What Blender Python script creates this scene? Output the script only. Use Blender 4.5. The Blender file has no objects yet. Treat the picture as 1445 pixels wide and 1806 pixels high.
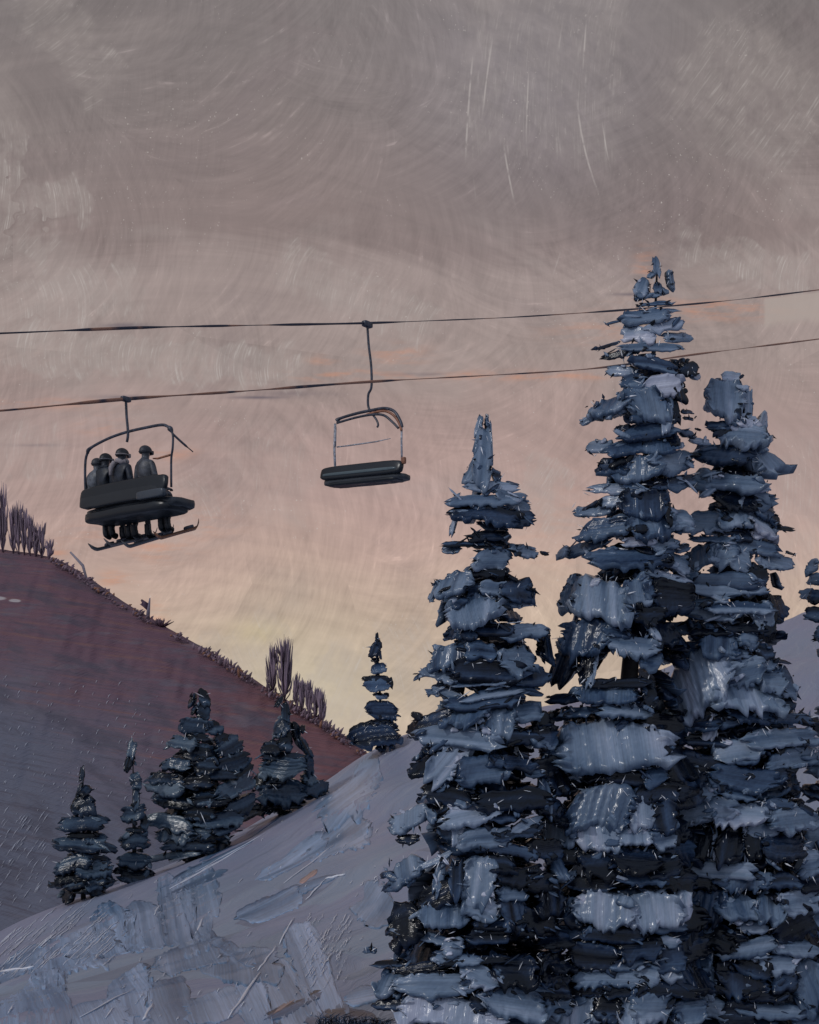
import bpy, math, random
import numpy as np
from mathutils import Vector, Matrix

# ------------------------------------------------------------------ camera, sky, sun, exposure
scene = bpy.context.scene
COL = scene.collection
F = 2400.0                     # focal length in photo pixels (photo is 1445 wide)
CX, HY = 722.5, 1350.0         # principal point: horizon row
def P(px, py, Y):              # a point of the world that is Y metres ahead of the camera
    return Vector(((px - CX) / F * Y, Y, (HY - py) / F * Y))

cam = bpy.data.cameras.new('camera')
cam.sensor_fit = 'HORIZONTAL'; cam.sensor_width = 36.0
cam.lens = 36.0 * F / 1445.0
cam.shift_y = (HY - 903.0) / 1445.0
cam.clip_start = 0.1; cam.clip_end = 20000
camo = bpy.data.objects.new('camera', cam); COL.objects.link(camo)
camo.location = (0, 0, 0); camo.rotation_euler = (math.radians(90), 0, 0)
scene.camera = camo
scene.render.resolution_x, scene.render.resolution_y = 819, 1024
scene.view_settings.view_transform = 'Standard'
scene.view_settings.look = 'None'
scene.view_settings.gamma = 1.0
scene.view_settings.use_curve_mapping = False
scene.view_settings.exposure = 0.0

SUN_EL, SUN_AZ = math.radians(34), math.radians(-128)   # azimuth from +Y towards +X
sun = bpy.data.lights.new('sun', 'SUN'); sun.energy = 0.75; sun.angle = math.radians(4)
sun.color = (1.0, 0.965, 0.93)
suno = bpy.data.objects.new('sun', sun); COL.objects.link(suno)
sd = Vector((math.sin(SUN_AZ) * math.cos(SUN_EL), math.cos(SUN_AZ) * math.cos(SUN_EL), math.sin(SUN_EL)))
suno.rotation_euler = sd.to_track_quat('Z', 'Y').to_euler()
suno.location = sd * 50

def lin(r, g, b):
    f = lambda c: (c / 255.0) / 12.92 if c <= 10 else (((c / 255.0) + 0.055) / 1.055) ** 2.4
    return (f(r), f(g), f(b), 1.0)

class G:
    """small helper that writes node expressions"""
    def __init__(s, tree): s.t = tree; s.n = tree.nodes; s.l = tree.links
    def new(s, typ): return s.n.new(typ)
    def put(s, sock, v):
        if isinstance(v, bpy.types.NodeSocket): s.l.new(v, sock)
        else: sock.default_value = v
    def m(s, op, a, b=0.0, c=0.0, clamp=False):
        n = s.new('ShaderNodeMath'); n.operation = op; n.use_clamp = clamp
        s.put(n.inputs[0], a); s.put(n.inputs[1], b); s.put(n.inputs[2], c)
        return n.outputs[0]
    def add(s, a, b): return s.m('ADD', a, b)
    def sub(s, a, b): return s.m('SUBTRACT', a, b)
    def mul(s, a, b): return s.m('MULTIPLY', a, b)
    def div(s, a, b): return s.m('DIVIDE', a, b)
    def ma(s, a, b, c): return s.m('MULTIPLY_ADD', a, b, c)
    def sq(s, a): return s.m('MULTIPLY', a, a)
    def absv(s, a): return s.m('ABSOLUTE', a)
    def clamp01(s, a): return s.m('ADD', a, 0.0, clamp=True)
    def ramp(s, a, lo, hi, smooth=True, o0=0.0, o1=1.0):
        n = s.new('ShaderNodeMapRange'); n.interpolation_type = 'SMOOTHSTEP' if smooth else 'LINEAR'
        n.clamp = True
        s.put(n.inputs[0], a); s.put(n.inputs[1], lo); s.put(n.inputs[2], hi); s.put(n.inputs[3], o0); s.put(n.inputs[4], o1)
        return n.outputs[0]
    def vec(s, x, y, z=0.0):
        n = s.new('ShaderNodeCombineXYZ'); s.put(n.inputs[0], x); s.put(n.inputs[1], y); s.put(n.inputs[2], z)
        return n.outputs[0]
    def noise(s, v, scale=1.0, detail=2.0, rough=0.5, dist=0.0):
        n = s.new('ShaderNodeTexNoise'); s.put(n.inputs['Vector'], v)
        n.inputs['Scale'].default_value = scale; n.inputs['Detail'].default_value = detail
        n.inputs['Roughness'].default_value = rough; n.inputs['Distortion'].default_value = dist
        return n.outputs['Fac']
    def mix(s, f, a, b, mode='MIX'):
        n = s.new('ShaderNodeMix'); n.data_type = 'RGBA'; n.blend_type = mode
        s.put(n.inputs[0], f); s.put(n.inputs[6], a); s.put(n.inputs[7], b)
        return n.outputs[2]
    def cramp(s, f, stops):
        n = s.new('ShaderNodeValToRGB'); cr = n.color_ramp
        while len(cr.elements) < len(stops): cr.elements.new(0.5)
        for e, (p, c) in zip(cr.elements, stops): e.position = p; e.color = c
        s.put(n.inputs[0], f); return n.outputs[0]

world = bpy.data.worlds.new('World'); scene.world = world; world.use_nodes = True
wt = world.node_tree; wt.nodes.clear(); g = G(wt)
def build_sky():
    tc = g.new('ShaderNodeTexCoord'); sp = g.new('ShaderNodeSeparateXYZ'); g.l.new(tc.outputs['Generated'], sp.inputs[0])
    dx, dy, dz = sp.outputs[0], sp.outputs[1], sp.outputs[2]
    yc = g.m('MAXIMUM', dy, 0.3)
    x = g.ma(g.div(dx, yc), 2.4, 0.7225)           # kilopixel-like angular coordinates of the cloud field
    y = g.ma(g.div(dz, yc), -2.4, 1.35)
    big = g.noise(g.vec(g.mul(x, 1.6), g.mul(y, 2.6), 3.1), 1.0, 3, 0.55)
    # swept cloud streaks: long, slightly bowed
    bow = g.ma(g.sq(g.sub(x, 0.28)), -0.42, y)
    st1 = g.noise(g.vec(g.mul(x, 2.2), g.mul(bow, 38.0), 1.7), 1.0, 4, 0.6)
    til = g.add(y, g.mul(x, 0.12))
    st2 = g.noise(g.vec(g.mul(x, 3.0), g.mul(til, 60.0), 7.7), 1.0, 3, 0.6)
    vs = g.noise(g.vec(g.mul(g.add(x, g.mul(g.sq(g.sub(y, 0.2)), -0.25)), 70.0), g.mul(y, 4.0), 4.0), 1.0, 3, 0.6)
    yy = g.add(y, g.add(g.mul(g.sub(big, 0.5), 0.20), g.mul(g.sub(st1, 0.5), 0.08)))
    base = g.cramp(g.div(yy, 1.4), [
        (0.0, lin(127, 119, 118)), (0.16, lin(130, 119, 117)), (0.30, lin(138, 123, 120)), (0.335, lin(154, 139, 135)),
        (0.44, lin(159, 143, 138)), (0.54, lin(166, 144, 139)), (0.63, lin(177, 152, 145)), (0.72, lin(188, 162, 150)),
        (0.80, lin(191, 171, 153)), (0.90, lin(190, 171, 154))])
    # pale bands and blotches
    blot = g.noise(g.vec(g.mul(x, 3.2), g.mul(y, 5.0), 9.0), 1.0, 4, 0.6, 0.6)
    base = g.mix(g.mul(g.ramp(blot, 0.52, 0.72), 0.35), base, lin(158, 147, 143))
    base = g.mix(g.mul(g.ramp(blot, 0.46, 0.26), 0.30), base, lin(126, 113, 114))
    # cool grey veil upper middle
    def blob(cx, cy, rx, ry, pw=1.0):
        d = g.add(g.sq(g.div(g.sub(x, cx), rx)), g.sq(g.div(g.sub(y, cy), ry)))
        return g.m('POWER', 2.718, g.mul(d, -1.0))
    base = g.mix(g.mul(blob(0.93, 0.15, 0.22, 0.22), 0.45), base, lin(132, 127, 134))
    base = g.mix(g.mul(blob(0.30, 0.05, 0.22, 0.10), 0.35), base, lin(116, 107, 106))
    base = g.mix(g.mul(blob(0.30, 0.27, 0.25, 0.05), 0.30), base, lin(124, 111, 110))
    # warm glow over the saddle
    base = g.mix(g.mul(blob(0.54, 1.20, 0.17, 0.12), 0.8), base, lin(202, 190, 166))
    base = g.mix(g.mul(blob(0.46, 1.115, 0.05, 0.022), 0.55), base, lin(212, 198, 154))
    base = g.mix(g.mul(blob(0.72, 1.10, 0.5, 0.10), 0.35), base, lin(196, 172, 153))
    base = g.mix(g.mul(blob(0.70, 0.92, 0.14, 0.14), 0.30), base, lin(180, 150, 145))
    base = g.mix(g.mul(blob(1.0, 0.75, 0.45, 0.12), 0.30), base, lin(170, 145, 137))
    # streak light and dark
    sv = g.add(g.add(g.mul(g.sub(st1, 0.5), 0.26), g.mul(g.sub(st2, 0.5), 0.10)), g.mul(g.sub(vs, 0.5), 0.09))
    # overlapping short bowed strokes everywhere
    for (vx, vy, fr, amp, a0, a1, seed) in [(2.1, 3.3, 42.0, 0.24, -0.9, 1.5, 5.0), (3.1, 4.6, 85.0, 0.23, -0.5, 1.5, 0.0), (5.2, 7.9, 190.0, 0.15, -0.3, 0.7, 13.0)]:
        vo = g.new('ShaderNodeTexVoronoi'); vo.inputs['Scale'].default_value = 1.0; vo.voronoi_dimensions = '2D'
        g.l.new(g.vec(g.add(g.mul(x, vx), seed), g.mul(y, vy)), vo.inputs['Vector'])
        vc = g.new('ShaderNodeSeparateColor'); g.l.new(vo.outputs['Color'], vc.inputs[0])
        vp = g.new('ShaderNodeSeparateXYZ'); g.l.new(vo.outputs['Position'], vp.inputs[0])
        lx = g.sub(x, g.div(g.sub(vp.outputs[0], seed), vx)); ly = g.sub(y, g.div(vp.outputs[1], vy))
        an = g.ma(vc.outputs[0], a1 - a0, a0); ca = g.m('COSINE', an); sa = g.m('SINE', an)
        s_ = g.add(g.mul(lx, ca), g.mul(ly, sa)); t_ = g.sub(g.mul(ly, ca), g.mul(lx, sa))
        s_ = g.add(g.ma(g.sq(t_), 2.4, s_), g.mul(vc.outputs[1], 5.0))
        nn = g.noise(g.vec(g.mul(s_, fr), g.mul(t_, 7.0), seed), 1.0, 3, 0.65)
        mk = g.ramp(vo.outputs['Distance'], 0.70, 0.42)
        sv = g.add(sv, g.mul(g.mul(g.sub(nn, 0.5), mk), amp * 1.6))
        sv = g.add(sv, g.mul(g.mul(g.sub(vc.outputs[2], 0.5), mk), 0.10))
        gl = g.mul(g.mul(g.ramp(nn, 0.62, 0.74), mk), g.ramp(vc.outputs[2], 0.25, 0.9))  # pale glint lines painted along the strokes
        gl = g.mul(gl, g.ramp(g.noise(g.vec(g.mul(x, 50.0), g.mul(y, 50.0), seed), 1.0, 2, 0.6), 0.40, 0.65))
        sv = g.add(sv, g.mul(gl, amp * 1.5))
    gain = g.add(sv, 1.0)
    gn = g.new('ShaderNodeVectorMath'); gn.operation = 'SCALE'; g.l.new(base, gn.inputs[0]); g.put(gn.inputs['Scale'], gain)
    base = gn.outputs[0]
    # orange smears of lit cloud
    fl = g.noise(g.vec(g.mul(x, 14.0), g.mul(y, 70.0), 2.0), 1.0, 3, 0.6)
    fm = None
    for (cx, cy, rx, ry, a) in [(0.285, 0.972, 0.055, 0.016, 1.0), (0.205, 1.022, 0.03, 0.014, 1.0), (0.272, 1.085, 0.02, 0.02, 0.9),
                                (0.10, 0.985, 0.02, 0.025, 0.8), (0.62, 0.662, 0.10, 0.010, 0.8), (0.90, 0.663, 0.22, 0.008, 0.9),
                                (0.70, 0.625, 0.05, 0.02, 0.6), (1.25, 0.545, 0.14, 0.02, 0.8), (1.14, 0.475, 0.02, 0.03, 0.8),
                                (0.10, 0.712, 0.12, 0.010, 0.55), (0.18, 0.75, 0.05, 0.02, 0.4), (0.30, 0.80, 0.05, 0.012, 0.6),
                                (0.57, 0.64, 0.03, 0.012, 0.6), (1.05, 0.585, 0.08, 0.02, 0.45), (0.36, 0.925, 0.05, 0.03, 0.5),
                                (0.15, 0.94, 0.12, 0.02, 0.35), (1.0, 0.93, 0.12, 0.1, 0.18)]:
        b = g.mul(blob(cx, cy, rx, ry), a)
        fm = b if fm is None else g.m('MAXIMUM', fm, b)
    fm = g.mul(fm, g.ramp(fl, 0.40, 0.68))
    base = g.mix(g.mul(fm, 0.62), base, lin(204, 140, 106))
    # thin dark cloud wisps
    for (cx, cy, rx, ry, a) in [(0.455, 0.701, 0.045, 0.0028, .75), (0.52, 0.694, 0.07, 0.005, .35), (0.48, 0.673, 0.06, 0.0022, .45), (0.215, 0.700, 0.05, 0.004, .5), (0.22, 0.574, 0.045, 0.005, .6), (0.80, 0.660, 0.11, 0.003, .45), (0.06, 0.785, 0.05, 0.003, .35), (1.11, 0.519, 0.03, 0.003, .6)]:
        base = g.mix(g.mul(g.mul(blob(cx, cy, rx, ry), g.ramp(st2, 0.3, 0.55)), a), base, lin(96, 88, 98))
    # combed white bristle glints painted in patches (centre, half size, tilt, bow)
    S = 0.0; T = 0.0; M = 0.0; first = True
    edge = g.mul(g.sub(g.noise(g.vec(g.mul(x, 22.0), g.mul(y, 22.0), 5.0), 1.0, 2, 0.6), 0.5), 0.10)
    patches = [(0.12, 0.07, 0.13, 0.06, 50, 2.0, 0.5), (0.015, 0.33, 0.03, 0.13, 3, 1.0, 0.9), (0.09, 0.36, 0.07, 0.05, -6, 3.0, 0.9),
               (0.06, 0.42, 0.045, 0.035, 40, 0.0, 0.6), (0.12, 0.525, 0.14, 0.055, -10, 4.0, 0.75), (0.27, 0.632, 0.30, 0.047, 4, -6.0, 1.0),
               (1.32, 0.17, 0.15, 0.13, 35, 0.3, 0.55), (1.32, 0.465, 0.14, 0.042, 14, -5.0, 0.9), (0.63, 0.52, 0.17, 0.045, 22, -4.0, 0.7),
               (0.05, 0.79, 0.07, 0.05, 4, -3.0, 0.5), (0.47, 0.83, 0.09, 0.11, 5, -1.5, 0.35), (0.42, 1.15, 0.10, 0.06, -20, 0.0, 0.6),
               (0.60, 1.21, 0.06, 0.085, 25, 0.0, 0.8), (0.955, 0.86, 0.05, 0.06, 30, 0.0, 0.8), (1.40, 0.90, 0.05, 0.16, 2, 0.0, 0.5),
               (0.96, 0.12, 0.16, 0.20, 5, -0.5, 0.45), (0.73, 1.17, 0.05, 0.10, -18, 1.5, 0.6), (0.32, 0.90, 0.08, 0.06, -30, 2.0, 0.5)]
    for (cx, cy, hx, hy, tilt, bw, amp) in patches:
        a = math.radians(tilt); ca, sa = math.cos(a), math.sin(a)
        ux = g.sub(x, cx); uy = g.sub(y, cy)
        lx = g.ma(ux, ca, g.mul(uy, sa)); ly = g.ma(uy, ca, g.mul(ux, -sa))
        s_ = g.ma(g.sq(ly), bw, lx)
        mk = g.mul(g.ramp(g.absv(g.add(lx, edge)), hx, hx * 0.75, True), g.ramp(g.absv(g.add(ly, edge)), hy, hy * 0.6, True))
        hard = g.m('GREATER_THAN', mk, 0.002)
        inv = g.sub(1.0, hard)
        S = g.add(g.mul(hard, g.add(s_, cx * 3 + cy)), g.mul(inv, S)) if first is False else g.mul(hard, s_)
        T = g.add(g.mul(hard, ly), g.mul(inv, T)) if first is False else g.mul(hard, ly)
        mk = g.mul(mk, amp)
        M = g.add(g.mul(hard, mk), g.mul(inv, M)) if first is False else mk
        first = False
    n1 = g.noise(g.vec(g.mul(S, 300.0), g.mul(T, 12.0), 0.0), 1.0, 3, 0.65)
    n2 = g.noise(g.vec(g.mul(S, 40.0), g.mul(T, 26.0), 8.0), 1.0, 3, 0.6)
    ln = g.mul(g.mul(g.ramp(n1, 0.48, 0.72), g.ramp(n2, 0.38, 0.66)), M)
    base = g.mix(g.mul(g.mul(M, 0.34), g.ramp(n2, 0.2, 0.6)), base, lin(168, 158, 153))
    base = g.mix(g.mul(ln, 0.62), base, lin(196, 189, 184))
    # a few long fine white brush-relief glints painted in, upper right
    L = None
    for (x0, y0, y1, sl, bw, w) in [(0.835, 0.09, 0.295, -0.10, 0.15, 1.5), (0.87, 0.06, 0.22, -0.16, 0.2, 1.4), (0.933, 0.12, 0.26, -0.05, 0.1, 1.2),
                                    (0.888, 0.25, 0.38, 0.14, 0.4, 1.4), (1.018, 0.17, 0.35, 0.06, 0.95, 1.5), (1.035, 0.03, 0.14, -0.08, 0.1, 1.3),
                                    (1.062, 0.21, 0.31, 0.12, 0.6, 1.0), (0.835, 0.31, 0.36, 0.10, 0.1, 1.0), (0.99, 0.44, 0.5, -0.3, -0.5, 1.2), (0.66, 0.47, 0.53, -0.45, 0.6, 1.4)]:
        t = g.sub(y, y0)
        xc = g.add(g.mul(t, sl), g.ma(g.sq(t), bw, x0))
        d = g.ramp(g.absv(g.sub(x, xc)), w * 0.0016, w * 0.0004)
        r = g.mul(g.ramp(y, y0 - 0.005, y0 + 0.04), g.ramp(y, y1, y1 - 0.06))
        v = g.mul(d, r); L = v if L is None else g.m('MAXIMUM', L, v)
    L = g.mul(L, g.ramp(g.noise(g.vec(g.mul(x, 40.), g.mul(y, 40.), 1.0), 1.0, 2, 0.5), 0.3, 0.55))
    base = g.mix(g.mul(L, 0.5), base, lin(186, 178, 174))
    # fine specks of bright cloud
    spn = g.noise(g.vec(g.mul(x, 260.0), g.mul(y, 200.0), 0.3), 1.0, 1, 0.5)
    spm = g.noise(g.vec(g.mul(x, 7.0), g.mul(y, 7.0), 6.3), 1.0, 2, 0.5)
    base = g.mix(g.mul(g.mul(g.ramp(spn, 0.70, 0.80), g.ramp(spm, 0.42, 0.66)), 0.55), base, lin(200, 192, 186))
    # pale square-ended cloud patch at the right
    q = g.mul(g.mul(g.ramp(x, 1.345, 1.352), g.ramp(x, 1.60, 1.55)), g.mul(g.ramp(g.add(y, g.mul(g.sub(x, 1.35), 0.12)), 0.524, 0.529), g.ramp(g.add(g.add(y, g.mul(g.sub(x, 1.35), 0.12)), g.mul(edge, 0.15)), 0.585, 0.565)))
    base = g.mix(g.mul(q, 0.8), base, lin(170, 157, 150))
    # cool dusk sky overhead and behind
    back = g.ramp(dy, 0.45, -0.35)
    cool = g.cramp(g.ramp(dz, -0.1, 0.9, False), [(0.0, (0.30, 0.31, 0.36, 1)), (0.4, (0.34, 0.38, 0.46, 1)), (1.0, (0.30, 0.37, 0.50, 1))])
    base = g.mix(back, base, cool)
    sky = g.new('ShaderNodeTexSky'); sky.sky_type = 'NISHITA'; sky.sun_disc = False
    sky.sun_elevation = SUN_EL; sky.sun_rotation = SUN_AZ
    b1 = g.new('ShaderNodeBackground'); g.l.new(base, b1.inputs[0]); b1.inputs[1].default_value = 0.985
    b2 = g.new('ShaderNodeBackground'); g.l.new(sky.outputs[0], b2.inputs[0]); b2.inputs[1].default_value = 0.002
    ad = g.new('ShaderNodeAddShader'); g.l.new(b1.outputs[0], ad.inputs[0]); g.l.new(b2.outputs[0], ad.inputs[1])
    out = g.new('ShaderNodeOutputWorld'); g.l.new(ad.outputs[0], out.inputs[0])
build_sky()

# ------------------------------------------------------------------ helpers
rng = np.random.default_rng(11)
random.seed(5)

class MB:
    """collects triangles/quads with per-vertex colour and stroke coordinates, builds ONE mesh object"""
    def __init__(s): s.v = []; s.f = []; s.c = []; s.u = []; s.n = 0
    def add(s, v, f, c=None, u=None):
        v = np.asarray(v, float); k = len(v)
        s.v.append(v); s.f += [tuple(int(i) + s.n for i in q) for q in f]
        s.c.append(np.ones((k, 3)) if c is None else np.broadcast_to(np.asarray(c, float), (k, 3)))
        s.u.append(np.zeros((k, 3)) if u is None else np.asarray(u, float))
        s.n += k
    def build(s, name, mat, parent=None, smooth=True, origin=None):
        me = bpy.data.meshes.new(name)
        V = np.concatenate(s.v)
        if origin is not None: V = V - np.array(origin)[None]
        me.from_pydata([tuple(p) for p in V], [], s.f)
        C = np.concatenate(s.c); U = np.concatenate(s.u)
        a = me.attributes.new('tint', 'FLOAT_COLOR', 'POINT')
        a.data.foreach_set('color', np.concatenate([C, np.ones((len(C), 1))], 1).ravel())
        b = me.attributes.new('stroke', 'FLOAT_VECTOR', 'POINT'); b.data.foreach_set('vector', U.ravel())
        if smooth: me.polygons.foreach_set('use_smooth', [True] * len(me.polygons))
        me.materials.append(mat); me.update()
        o = bpy.data.objects.new(name, me); COL.objects.link(o)
        if origin is not None and parent is None: o.location = origin
        if parent is not None: o.parent = parent
        return o
    def tube(s, pts, rad, col=None, n=8, cap=True):
        pts = [Vector(p) for p in pts]; k = len(pts)
        if not hasattr(rad, '__len__'): rad = [rad] * k
        ring = []; fc = []; prev = None
        for i, p in enumerate(pts):
            d = (pts[min(i + 1, k - 1)] - pts[max(i - 1, 0)]).normalized()
            if prev is None:
                a = d.orthogonal().normalized()
            else:
                a = (prev - d * prev.dot(d)).normalized()
            prev = a; b = d.cross(a)
            for j in range(n):
                t = 2 * math.pi * j / n
                ring.append(p + (a * math.cos(t) + b * math.sin(t)) * rad[i])
        for i in range(k - 1):
            for j in range(n):
                fc.append((i * n + j, i * n + (j + 1) % n, (i + 1) * n + (j + 1) % n, (i + 1) * n + j))
        if cap:
            fc.append(tuple(range(n))[::-1]); fc.append(tuple((k - 1) * n + j for j in range(n)))
        L = np.linspace(0, 1, k).repeat(n)
        s.add([tuple(p) for p in ring], fc, col, np.stack([L, L * 0, L * 0], 1))
    def slab(s, M, sx, sy, sz, r=0.5, col=None, nu=24, nv=6, bumps=0.0):
        """rounded cushion: superellipsoid of half sizes sx, sy, sz under matrix M"""
        vs = []; fc = []; na, nb = 28, 14
        e1, e2 = 0.35, 0.35
        sg = lambda c, e: math.copysign(abs(c) ** e, c)
        for i in range(nb + 1):
            ph = -math.pi / 2 + math.pi * i / nb
            for j in range(na):
                th = 2 * math.pi * j / na
                p = Vector((sx * sg(math.cos(ph), e1) * sg(math.cos(th), e2), sy * sg(math.cos(ph), e1) * sg(math.sin(th), e2), sz * sg(math.sin(ph), e1)))
                if bumps: p.z += bumps * math.sin(p.x * 23 + 1) * math.cos(p.y * 17)
                vs.append(tuple(M @ p))
        for i in range(nb):
            for j in range(na):
                fc.append((i * na + j, i * na + (j + 1) % na, (i + 1) * na + (j + 1) % na, (i + 1) * na + j))
        L = np.array(vs)
        s.add(vs, fc, col, L * 0.3)

def thing(name, label, cat, loc, rz=0.0, group=None):
    o = bpy.data.objects.new(name, None); COL.objects.link(o)
    o.empty_display_size = 0.2
    o.location = loc; o.rotation_euler = (0, 0, rz)
    o['label'] = label; o['category'] = cat
    if group: o['group'] = group
    return o
def tag(o, label, cat, group=None):
    o['label'] = label; o['category'] = cat
    if group: o['group'] = group
    return o
def struct(o): o['kind'] = 'structure'; return o

def base_mat(name):
    m = bpy.data.materials.new(name); m.use_nodes = True
    gg = G(m.node_tree); bs = m.node_tree.nodes['Principled BSDF']
    return m, gg, bs
def attr(gg, name):
    n = gg.new('ShaderNodeAttribute'); n.attribute_name = name; return n
def bump(gg, bs, h, strength, dist):
    b = gg.new('ShaderNodeBump'); gg.put(b.inputs['Height'], h)
    b.inputs['Strength'].default_value = strength; b.inputs['Distance'].default_value = dist
    gg.l.new(b.outputs[0], bs.inputs['Normal'])

def paint_mat(name, rough=0.38, streak=0.35, bumpd=0.012, spec=0.5, mul=(1, 1, 1)):
    m, q, bs = base_mat(name)
    c = attr(q, 'tint').outputs['Color']; st = attr(q, 'stroke')
    sp = q.new('ShaderNodeSeparateXYZ'); q.l.new(st.outputs['Vector'], sp.inputs[0])
    n1 = q.noise(q.vec(q.mul(sp.outputs[0], 1.6), q.mul(sp.outputs[1], 40.0), sp.outputs[2]), 1.0, 3, 0.65)
    n2 = q.noise(q.vec(q.mul(sp.outputs[0], 9.0), q.mul(sp.outputs[1], 14.0), sp.outputs[2]), 1.0, 3, 0.6)
    gain = q.add(q.add(q.mul(q.sub(n1, 0.5), streak * 2.4), q.mul(q.sub(n2, 0.5), streak * 0.5)), 1.0)
    sc = q.new('ShaderNodeVectorMath'); sc.operation = 'SCALE'; q.l.new(c, sc.inputs[0]); q.put(sc.inputs['Scale'], gain)
    mm = q.new('ShaderNodeVectorMath'); mm.operation = 'MULTIPLY'; q.l.new(sc.outputs[0], mm.inputs[0]); mm.inputs[1].default_value = mul
    q.l.new(mm.outputs[0], bs.inputs['Base Color'])
    bs.inputs['Roughness'].default_value = rough
    bs.inputs['Specular IOR Level'].default_value = spec
    bump(q, bs, q.add(n1, q.mul(n2, 0.25)), 0.6, bumpd)
    return m

def plain_mat(name, col, rough=0.5, var=0.25, scale=6.0, bumpd=0.004, metal=0.0):
    m, q, bs = base_mat(name)
    tc = q.new('ShaderNodeTexCoord')
    n = q.noise(tc.outputs['Object'], scale, 4, 0.6)
    a = tuple(x * (1 - var) for x in col[:3]) + (1,); b = tuple(min(1, x * (1 + var)) for x in col[:3]) + (1,)
    q.l.new(q.mix(q.ramp(n, 0.3, 0.7), a, b), bs.inputs['Base Color'])
    bs.inputs['Roughness'].default_value = rough; bs.inputs['Metallic'].default_value = metal
    bump(q, bs, n, 0.6, bumpd)
    return m

# ------------------------------------------------------------------ terrain
CREST = np.array([(-700, 1950), (-300, 1790), (-100, 1700), (0, 1650), (60, 1615), (147, 1578), (240, 1556), (300, 1528), (400, 1480), (500, 1432), (580, 1393),
                  (640, 1345), (700, 1305), (760, 1278), (900, 1256), (1000, 1240), (1100, 1214), (1300, 1132), (1445, 1076), (1700, 1000), (2100, 900)], float)
def crest_y(px): return np.interp(px, CREST[:, 0], CREST[:, 1])
def crest_Y(px): return np.interp(px, [-700, 0, 722, 1445, 2100], [36, 44, 57, 68, 76])
# control points for a smooth surface through bottom-of-frame points and the crest
cp = []
for px in np.linspace(-700, 2100, 29):
    Yc = crest_Y(px); pyc = crest_y(px)
    Yb = 16.8 + 0.6 * math.sin(px * 0.004); pyb = 1806 + (60 if px < 0 else 0) + 70 * min(1, max(0, (px - 620) / 300))
    Zc = (HY - pyc) / F * Yc; Zb = (HY - pyb) / F * Yb
    Xc = (px - CX) / F * Yc; Xb = (px - CX) / F * Yb
    for t in (0, 0.33, 0.66, 1.0):
        sag = -0.9 * t * (1 - t) * 1.2
        cp.append((Xb + (Xc - Xb) * t, Yb + (Yc - Yb) * t, Zb + (Zc - Zb) * t + sag))
for X in (-40, -12, 0, 12, 40): cp.append((X, -20, -5.5 + 0.10 * X))
cp = np.array(cp)
def tps_fit(p, z, lam=0.02):
    n = len(p); d = np.linalg.norm(p[:, None] - p[None], axis=2)
    K = np.where(d > 0, d ** 2 * np.log(d + 1e-9), 0) + lam * np.eye(n)
    Pm = np.c_[np.ones(n), p]; A = np.zeros((n + 3, n + 3))
    A[:n, :n] = K; A[:n, n:] = Pm; A[n:, :n] = Pm.T
    return np.linalg.solve(A, np.r_[z, 0, 0, 0])
TW = tps_fit(cp[:, :2], cp[:, 2])
def ground(X, Y):
    X = np.atleast_1d(np.asarray(X, float)); Y = np.atleast_1d(np.asarray(Y, float))
    q = np.c_[X.ravel(), Y.ravel()]; out = np.zeros(len(q))
    for i in range(0, len(q), 20000):
        d = np.linalg.norm(q[i:i + 20000, None] - cp[None, :, :2], axis=2)
        K = np.where(d > 0, d ** 2 * np.log(d + 1e-9), 0)
        out[i:i + 20000] = K @ TW[:len(cp)] + TW[-3] + q[i:i + 20000] @ TW[-2:]
    px = CX + F * q[:, 0] / np.maximum(q[:, 1], 8)
    over = np.maximum(q[:, 1] - crest_Y(np.clip(px, -700, 2100)), 0)
    # rolls over behind the crest
    out = out - 0.045 * np.minimum(over, 9) ** 2 - 0.62 * np.maximum(over - 9, 0)
    return out.reshape(X.shape)
def gz(x, y): return float(ground(x, y)[0])

_pt = rng.random((64, 64))
def vnoise(x, y):
    x = np.asarray(x, float); y = np.asarray(y, float)
    xi = np.floor(x).astype(int); yi = np.floor(y).astype(int); fx = x - xi; fy = y - yi
    fx = fx * fx * (3 - 2 * fx); fy = fy * fy * (3 - 2 * fy)
    a = _pt[xi % 64, yi % 64]; b = _pt[(xi + 1) % 64, yi % 64]; c = _pt[xi % 64, (yi + 1) % 64]; d = _pt[(xi + 1) % 64, (yi + 1) % 64]
    return (a * (1 - fx) + b * fx) * (1 - fy) + (c * (1 - fx) + d * fx) * fy - 0.5

def surf(X, Y):
    X = np.asarray(X, float); Y = np.asarray(Y, float)
    a_ = 0.42 * X + 0.91 * Y; b_ = 0.91 * X - 0.42 * Y
    return ground(X, Y) + 0.10 * vnoise(a_ * 0.25 + 5, b_ * 1.4) + 0.20 * vnoise(X * 0.3, Y * 0.16) + 0.05 * vnoise(a_ * 0.5 + 30, b_ * 3.4)
def grid_obj(name, X, Y, Z, mat):
    ny, nx = X.shape
    me = bpy.data.meshes.new(name)
    V = np.stack([X, Y, Z], -1).reshape(-1, 3)
    idx = np.arange(nx * ny).reshape(ny, nx)
    Fq = np.stack([idx[:-1, :-1], idx[:-1, 1:], idx[1:, 1:], idx[1:, :-1]], -1).reshape(-1, 4)
    me.from_pydata(V.tolist(), [], Fq.tolist())
    me.polygons.foreach_set('use_smooth', [True] * len(me.polygons))
    me.materials.append(mat); me.update()
    o = bpy.data.objects.new(name, me); COL.objects.link(o); return o

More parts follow.
